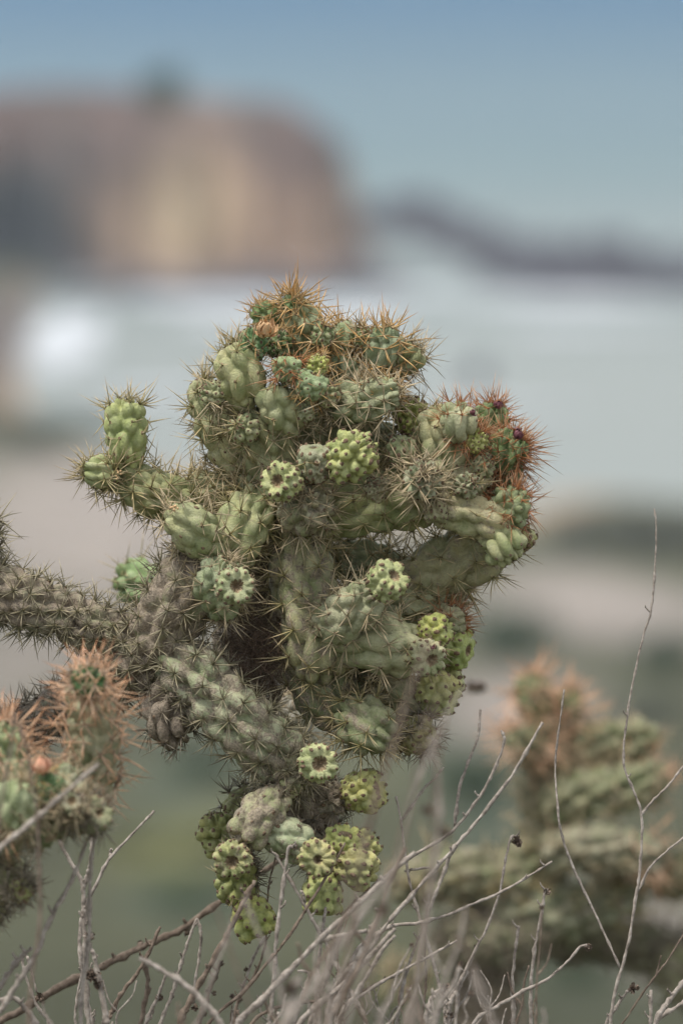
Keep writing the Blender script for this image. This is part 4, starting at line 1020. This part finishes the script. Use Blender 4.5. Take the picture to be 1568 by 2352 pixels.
def husk(x, y, d, r, parent, org, seed, name='seed_head'):
    rs = np.random.RandomState(seed)
    o0 = P(x, y, d); s = r * U(d); V, F = [], []
    for i in range(46):
        dr = unit(rs.normal(0, 1, 3)); t = unit(np.cross(dr, rs.normal(0, 1, 3))); w = s * rs.uniform(.15, .32)
        k = len(V); l = s * rs.uniform(.7, 1.15)
        b_ = np.cross(dr, t)
        V += [dr * s * .1 - t * w * .5, dr * s * .1 + t * w * .5, dr * l * .7 + t * w + b_ * w * .4, dr * l * .7 - t * w + b_ * w * .4, dr * l + b_ * w * rs.uniform(-.8, 1.6)]
        F += [(k, k + 1, k + 2), (k, k + 2, k + 3), (k + 3, k + 2, k + 4)]
    c = mesh_np(name, np.array(V), None, np.array(F), [M_SEED], None, False)
    return link(name, c, parent, Vector(o0 - org))

def rz(L_): return [(846.7 + .46 * x, 1411.2 + .46 * y) for x, y in L_]   # sheet tables
def bz(L_): return [(.56 * x, 1818.9 + .56 * y) for x, y in L_]
_sd = [500]
def stalk(label, d, main, w=3.0, forks=(), heads=(), mat=None, group='dry stalks in front of the cactus', dd=0, root=None):
    """main: tip..root; last point is carried on down to the ground"""
    mat = mat or M_TWIG
    n = len(main)
    e = main[-1]; pv = main[-2]
    dx = (e[0] - pv[0]) / max(12.0, abs(e[1] - pv[1])); dx = max(-1.2, min(1.2, dx)) * 0.55
    gx_ = e[0] + dx * 500
    base = P(gx_, 4200, d - dd)
    # find ground along the downward line
    lo = None
    for yy in range(2400, 9000, 60):
        p = P(e[0] + dx * min(900, (yy - e[1])), yy, d - dd)
        if p[2] < float(terr_z(np.array(p[0]), np.array(p[1]))): lo = p; break
    if lo is None: lo = base
    org = lo
    t = thing('dry_stalk', label, 'dry stalk', tuple(org), group)
    pts = [P(x, y, d - dd * i / n) for i, (x, y) in enumerate(main)]
    e_ = pts[-1]; Lg = np.linalg.norm(e_ - lo)
    fr = [1.0, .8, .6, .42, .27, .14, .06]
    ctrl = [e_ + (lo - e_) * f_ + RT * Lg * .012 * math.sin(f_ * 9 + w) * (f_ > .1) for f_ in fr] + pts[::-1]
    rr = [w * (1.2 + .3 * f_) for f_ in fr] + [w * (0.62 + 0.5 * (i + 1) / n) for i in range(n)][::-1]
    _sd[0] += 1
    tube(ctrl, [r * U(d) for r in rr], mat, 'stem', t, org, _sd[0])
    if 'tangle' not in group and d < 40:
        for s_ in range(random.randint(2, 5)):
            i_ = random.randint(0, n - 2); f_ = random.random(); sg = random.choice((-1, 1))
            ax_ = main[i_][0] * (1 - f_) + main[i_ + 1][0] * f_; ay_ = main[i_][1] * (1 - f_) + main[i_ + 1][1] * f_; dd_ = d - dd * (i_ + f_) / n
            l_ = random.uniform(7, 20)
            tube([P(ax_, ay_, dd_), P(ax_ + sg * l_ * .6, ay_ - l_ * .6, dd_ + .2), P(ax_ + sg * l_ * .7, ay_ - l_, dd_ + .3)], [w * .6 * U(d), w * .45 * U(d), w * .25 * U(d)], mat, 'twig_stub', t, org, 900 + _sd[0] + s_)
    for f in forks:
        _sd[0] += 1
        m = len(f)
        tube([P(x, y, d - 1.5 + random.uniform(-.5, .5)) for x, y in f], [w * (0.95 - 0.4 * i / m) * U(d) for i in range(m)], mat, 'side_branch', t, org, _sd[0])
    for (x, y, r) in heads:
        _sd[0] += 1; husk(x, y, d, r, t, org, _sd[0])
    return t

stalk('tallest thin knobbly stalk rising far above the others at the right edge', 4,
      [(1502, 1168), (1507, 1215), (1502, 1330)] + rz([(1405, 0), (1375, 90), (1335, 260), (1300, 440), (1285, 560), (1272, 660), (1278, 780), (1330, 900), (1360, 1000), (1362, 1120), (1350, 1300), (1330, 1430), (1300, 1620), (1265, 1760), (1230, 1880), (1205, 2045)]), 3.3,
      forks=[rz([(1360, 1003), (1420, 930), (1500, 850), (1568, 760), (1640, 690)]), rz([(1342, 1390), (1400, 1270), (1480, 1190), (1568, 1120), (1660, 1060)]), rz([(1255, 1770), (1130, 1500), (1030, 1290), (970, 1130), (945, 1000), (930, 760), (945, 600), (975, 375)])])
stalk('thick straight stalk slanting up right with a cut end and a knot', 10, rz([(868, 540), (730, 780), (560, 1010), (440, 1150), (370, 1230), (200, 1420), (80, 1560), (0, 1680), (-160, 1850)]), 5.4, forks=[rz([(440, 1150), (400, 1215), (372, 1300), (330, 1400), (290, 1510)])])
stalk('pale slender stalk curving up left of the thick slanting one', 6, rz([(660, 580), (675, 640), (620, 790), (540, 930), (430, 1070), (370, 1120), (180, 1230), (0, 1380), (-130, 1520)]), 4.2, forks=[rz([(428, 1062), (450, 880), (500, 730), (545, 610), (557, 475)])])
stalk('forked stalk with a short bent tip below the right fruits', 2, rz([(135, 910), (160, 1030), (180, 1200), (210, 1370), (270, 1570), (310, 1700), (350, 1850), (380, 2000)]), 3.8, forks=[rz([(165, 1030), (270, 880), (330, 820), (373, 765)]), rz([(178, 1285), (230, 1275), (300, 1265)])])
stalk('white curved stalk ending in a drooping husk left of centre right', 3, rz([(740, 1118), (710, 1115), (680, 1240), (655, 1380), (600, 1540), (520, 1700), (440, 1860), (330, 2000), (250, 2100)]), 3.6, heads=[(1184, 1930, 14), (1190, 1938, 10)])
stalk('long arching stalk sloping up right across the far cactus', 8, rz([(915, 1235), (780, 1320), (640, 1400), (540, 1440), (400, 1500), (260, 1540), (100, 1565), (-60, 1680)]), 4.0)
stalk('upright thin stalk hooked at the top with a small dark husk', 2, rz([(890, 1372), (875, 1400), (865, 1480), (830, 1660), (810, 1840), (808, 2045)]), 3.6, heads=[(1256, 2048, 11)])
stalk('short straight stalk with a blunt top between the hooked ones', -2, rz([(750, 1555), (730, 1680), (718, 1850), (722, 2045)]), 4.2)
stalk('arched stalk with a round bud at its tip low at the right', 5, rz([(1100, 1662), (1060, 1660), (980, 1750), (880, 1830), (760, 1890), (640, 1960), (520, 2045)]), 4.2, heads=[(1351, 2177, 10)])
stalk('straight bare stalk sloping from lower left towards the far trunk', 9, rz([(440, 1630), (300, 1710), (150, 1790), (0, 1880), (-120, 1980)]), 4.0)
stalk('short stalk with a shaggy dark husk at the lower right', 3, rz([(1300, 1882), (1285, 1890), (1230, 1970), (1185, 2045)]), 3.8, heads=[(1455, 2272, 15)])
stalk('stub of a stalk standing upright at the lower right edge', 4, rz([(1408, 1880), (1405, 2045)]), 4.4)
stalk('pale thick stalk entering at the lower right corner', 9, rz([(1640, 1760), (1568, 1840), (1500, 1930), (1430, 2045)]), 6.0, forks=[rz([(1460, 2010), (1568, 1940), (1640, 1880)])])
stalk('thick pale stalk with a nodding husk at the bottom centre right', 16, rz([(385, 1880), (345, 1882), (310, 1930), (285, 2045)]), 6.5, heads=[(1022, 2272, 16)])
stalk('bent twig with a husk beside the thick nodding stalk', 14, rz([(440, 1880), (405, 1945), (395, 2045)]), 6.0, heads=[(1030, 2335, 14)])
stalk('dim thin stalk leaning right behind the nodding husk', -8, rz([(300, 1400), (280, 1560), (240, 1640), (180, 1820), (150, 1980), (140, 2045)]), 4.0)
# bottom, left half
stalk('bare twig reaching up right between the near cactus and the hanging arm', 6, bz([(632, 80), (590, 125), (450, 275), (400, 370), (345, 475), (330, 560), (330, 700), (350, 830), (375, 950)]), 4.6, forks=[bz([(455, 268), (452, 250), (458, 235)]), bz([(345, 470), (372, 465)])], heads=[(206, 2080, 7)])
stalk('forked grey twig under the near cactus', 18, bz([(230, 180), (290, 290), (335, 370), (340, 430), (345, 520), (350, 700), (360, 950)]), 6.0, forks=[bz([(345, 390), (362, 330), (375, 260), (372, 180)])])
stalk('blurred grey stalk leaning from the left corner to the near cactus', 38, bz([(350, 210), (300, 350), (210, 520), (140, 680), (60, 800), (0, 900), (-80, 1000)]), 7.0)
stalk('folded twig with a dark seed head at the lower left', 5, bz([(99, 660), (95, 720), (130, 830), (165, 900), (200, 950)]), 3.6, forks=[bz([(99, 660), (115, 690), (135, 760), (150, 825)])], heads=[(92, 2292, 14)])
stalk('brown jointed stalk standing left of the pale folded one', 7, bz([(655, 555), (640, 590), (610, 660), (560, 750), (490, 840), (460, 900), (440, 950)]), 5.2, mat=M_TWIGB)
stalk('pale straight stalk with a folded dark side hanging from its top', 5, bz([(808, 518), (780, 590), (760, 650), (735, 730), (710, 820), (670, 920), (650, 1000)]), 4.2, forks=[bz([(808, 520), (825, 590), (815, 690), (798, 790), (797, 870)])], heads=[(447, 2316, 10)])
stalk('long blurred brown stalk slanting from the lower left to the lowest fruits', -22, bz([(1185, 255), (1050, 345), (930, 430), (750, 560), (600, 630), (430, 710), (250, 800), (100, 890), (-40, 980)]), 8.0, mat=M_TWIGB, forks=[bz([(770, 545), (768, 590)]), bz([(580, 640), (575, 620)])])
stalk('white hooked stalk curling over in front of the fruit cluster', 12, bz([(1215, 222), (1185, 235), (1165, 350), (1145, 500), (1130, 620), (1127, 720), (1110, 900), (1100, 980)]), 5.2, heads=[(676, 1944, 9)])
stalk('crooked thin stalk running down right from the fruit cluster', 10, bz([(1125, 250), (1160, 310), (1250, 470), (1300, 560), (1345, 640), (1400, 760), (1460, 860), (1500, 950)]), 4.4, forks=[bz([(1250, 470), (1245, 430), (1235, 405)])])
stalk('thin dark stalk upright behind the white hooked one', -4, bz([(1130, 270), (1105, 370), (1095, 470), (1085, 640), (1040, 760), (980, 850), (960, 960)]), 3.2, mat=M_TWIGB)
stalk('dark thin stalk crossing in front of the long hanging fruit', 12, bz([(1415, 210), (1350, 330), (1250, 490), (1180, 600), (1100, 700), (1000, 820), (860, 950)]), 3.8, mat=M_TWIGB)
stalk('thick brown ribbed stalk crossing the lowest fruit', 14, bz([(1045, 365), (1000, 450), (940, 570), (880, 680), (800, 820), (740, 950)]), 6.6, mat=M_TWIGB)
stalk('pale blurred twig curving down right across the bottom', 45, bz([(570, 685), (640, 720), (750, 790), (850, 880), (900, 950), (950, 1040)]), 8.0)
stalk('broad blurred stalk slanting up right through the middle bottom', 26, bz([(1700, 250), (1568, 370), (1450, 480), (1330, 590), (1200, 720), (1080, 850), (980, 950)]), 7.5, forks=[bz([(1310, 610), (1400, 590), (1505, 570)])])
stalk('brown stalk sloping gently up to the right at the bottom', 4, bz([(1640, 750), (1568, 780), (1400, 850), (1200, 870), (1040, 940)]), 4.0, mat=M_TWIGB)
stalk('pale stalk in front, middle one of three slanting together', 20, bz([(1620, 560), (1568, 620), (1420, 780), (1230, 950)]), 6.0)
stalk('steep pale stalk, left one of three slanting together', 24, bz([(1560, 480), (1540, 530), (1450, 720), (1350, 950)]), 6.5)
stalk('steep pale stalk, right one of three slanting together', 15, bz([(1620, 590), (1568, 650), (1480, 800), (1380, 950)]), 5.0)
stalk('short pale twig under the long hanging fruit', 9, bz([(1335, 475), (1328, 530), (1320, 580), (1300, 760), (1290, 960)]), 4.6)
stalk('short bent twig below the crossing stalks at bottom centre', 9, bz([(1220, 735), (1265, 750), (1240, 830), (1210, 940)]), 4.0)
stalk('dim brown stalk with small husks at the bottom centre', -12, bz([(905, 700), (870, 790), (845, 860), (820, 930)]), 4.6, heads=[(507, 2214, 9), (478, 2277, 8), (492, 2282, 7), (467, 2330, 10)], mat=M_TWIGB)
stalk('dim twig with tiny husks behind the thin dark stalk', -10, bz([(1090, 590), (1040, 680), (1010, 760), (980, 850), (950, 950)]), 3.6, heads=[(565, 2227, 7), (553, 2298, 7)])
stalk('arching pale twig in the lower left corner', 25, bz([(-60, 870), (0, 858), (60, 850), (110, 900), (140, 950)]), 6.0)
stalk('blurred twig rising right from the left edge at the bottom', 30, bz([(130, 640), (70, 700), (0, 800), (-60, 900)]), 7.0)
stalk('short twig with a flared husk left of the brown crossing stalk', 5, bz([(680, 750), (655, 820), (640, 860), (600, 950)]), 4.0, heads=[(366, 2292, 10)])
stalk('grey twig with two brown seed heads at the lower left', 20, bz([(345, 590), (370, 640), (390, 700), (430, 900), (440, 980)]), 6.5, heads=[(214, 2243, 19), (206, 2150, 14), (228, 2262, 16), (206, 2240, 14)])
stalk('dark blurred twig standing between the jointed stalk and the pale twig', -15, bz([(590, 690), (605, 800), (580, 940)]), 5.5, mat=M_TWIGB)
stalk('thick tan stalk crossing in front of the near cactus', 62, [(225, 1757), (132, 1838), (60, 1900), (0, 1950), (-80, 2030)], 7.0)
stalk('thin brown twig standing before the near cactus at the left edge', 75, [(32, 1630), (28, 1700), (10, 1800), (-10, 1950)], 3.0, mat=M_TWIGB)
stalk('bent brown twig between the two heads of the near cactus', 72, [(35, 1640), (55, 1700), (70, 1770), (85, 1880), (90, 2000)], 3.2, mat=M_TWIGB)
stalk('curly grey twig at the right of the near cactus', 36, [(280, 1762), (268, 1800), (250, 1835), (240, 1870), (215, 1940), (205, 2050)], 4.4)
stalk('dark hooked thorny twig under the dead stub', 2, [(440, 1640), (420, 1690), (405, 1735), (380, 1760)], 2.6, mat=M_TWIGB, forks=[]) if False else None
FILL = {}
for i in range(64):
    far_ = i % 3
    x0 = random.choice((random.uniform(480, 1250), random.uniform(40, 1520), random.uniform(600, 1150)))
    yt = 2352 - abs(random.gauss(0, 1)) * (95 if far_ else 160) - 25; ln = random.uniform(-.55, .9)
    main = [(x0 + ln * (2352 - yt) * (1 - s_) + random.uniform(-9, 9), yt + (2400 - yt) * s_) for s_ in (0, .25, .5, .75, 1)]
    fk = []
    if random.random() < .55:
        b0 = main[2]; sg = random.choice((-1, 1)); fk = [[b0, (b0[0] + sg * 22, b0[1] - 30), (b0[0] + sg * 34, b0[1] - 75)]]
    hd = [(main[0][0], main[0][1], random.uniform(5, 9))] if random.random() < .3 else []
    d_ = random.uniform(-20, 12) if far_ == 1 else (random.uniform(12, 45) if far_ == 2 else random.uniform(55, 120))
    mt = random.choice((M_TWIG, M_TWIG, M_TWIGB))
    lab = ('hazy' if d_ > 50 else 'soft' if d_ > 12 else 'sharp') + (' brown' if mt is M_TWIGB else ' pale') + (' husk-tipped' if hd else ' plain') + (' forked twig' if fk else ' single twig') + ''
    tx = main[0][0]
    lab += ' low in the tangle, ' + ('left corner' if tx < 300 else 'below the fruits' if tx < 760 else 'right of the fruits' if tx < 1050 else 'before the far trunk' if tx < 1300 else 'right corner')
    FILL.setdefault(lab, []).append((tx, stalk(lab, d_, main, random.uniform(1.8, 3.6) * (1.5 if not far_ else 1), fk, hd, mat=mt, group='fine twigs in the tangle along the bottom')))
for lab, lst in FILL.items():
    lst.sort(key=lambda e: e[0])
    nm = {1: [''], 2: [', left one', ', right one'], 3: [', left one', ', middle one', ', right one']}.get(len(lst), [', leftmost one', ', second from left', ', third from left', ', fourth from left', ', fifth from left', ', sixth from left', ', seventh from left'])
    for (tx, t_), s_ in zip(lst, nm): t_['label'] = lab + s_
# hazy stalks close to the lens
G2 = 'out of focus stalks close to the camera'
stalk('very blurred pale stalk in front of the right hand fruits', 130, [(985, 1470), (960, 1540), (930, 1620), (900, 1720), (860, 1850), (820, 2050), (780, 2352)], 6, mat=M_TWIGB, group=G2)
stalk('very blurred pale stalk rising beside the yellow green fruit', 150, [(1040, 1560), (990, 1640), (960, 1760), (930, 1900), (880, 2100), (830, 2352)], 4, mat=M_TWIGB, group=G2)
stalk('hazy stalk with a soft dark seed head right of the fruits', 110, [(1092, 1578), (1050, 1600), (1010, 1680), (960, 1800), (900, 2000), (800, 2352)], 4, group=G2, heads=[(1085, 1576, 20), (1105, 1580, 16)])
stalk('hazy upright stalk behind the forked one', 140, [(1020, 1650), (1000, 1800), (985, 2000), (960, 2200), (940, 2352)], 5, mat=M_TWIGB, group=G2)
stalk('hazy upright stalk leaning right with a faint head', 120, [(990, 1700), (1010, 1850), (990, 2050), (950, 2352)], 6, group=G2, heads=[(980, 1862, 16), (1021, 1912, 18)])
stalk('hazy slanting stalk across the lowest cluster fruits', 120, [(900, 1990), (860, 2060), (800, 2140), (740, 2240), (660, 2352)], 8, group=G2, heads=[(880, 2090, 22)])
stalk('hazy stalk at the bottom centre with a soft brown head', 110, [(690, 2240), (670, 2300), (640, 2400)], 9, group=G2, heads=[(668, 2270, 22)])
stalk('hazy grey stalk leaning left at the bottom centre', 100, [(560, 2060), (600, 2160), (640, 2260), (660, 2400)], 5, group=G2)
stalk('hazy stalk rising over the hanging arm fruit at the right', 135, [(880, 1790), (850, 1880), (800, 2000), (770, 2150), (720, 2352)], 4, mat=M_TWIGB, group=G2)
# ground litter of dry grass round the bases
def litter():
    rs = np.random.RandomState(9)
    M = []
    V, F, k = [], [], 0
    for i in range(9000):
        x = rs.uniform(-1.6, 1.6); y = rs.uniform(5.0, 9.6)
        z = float(np.interp(y, *terr_profile())) - 0.02
        h = rs.uniform(.12, .42) ; lean = rs.normal(0, .25, 2) * h; wv = unit(rs.normal(0, 1, 3)) * 0.0016; wv[2] = 0
        V += [(x - wv[0], y - wv[1], z), (x + wv[0], y + wv[1], z), (x + lean[0] * .5 + wv[0] * .7, y + lean[1] * .5 + wv[1] * .7, z + h * .6), (x + lean[0] * .5 - wv[0] * .7, y + lean[1] * .5 - wv[1] * .7, z + h * .6), (x + lean[0] * 1.3, y + lean[1] * 1.3, z + h)]
        F += [(k, k + 1, k + 2), (k, k + 2, k + 3), (k + 3, k + 2, k + 4)]; k += 5
    o = link('dry_grass', mesh_np('dry_grass', np.array(V), None, np.array(F), [M_TWIG], None, False)); o['kind'] = 'stuff'
    o['label'] = 'dry grass covering the ground round the cacti'; o['category'] = 'grass'
litter()
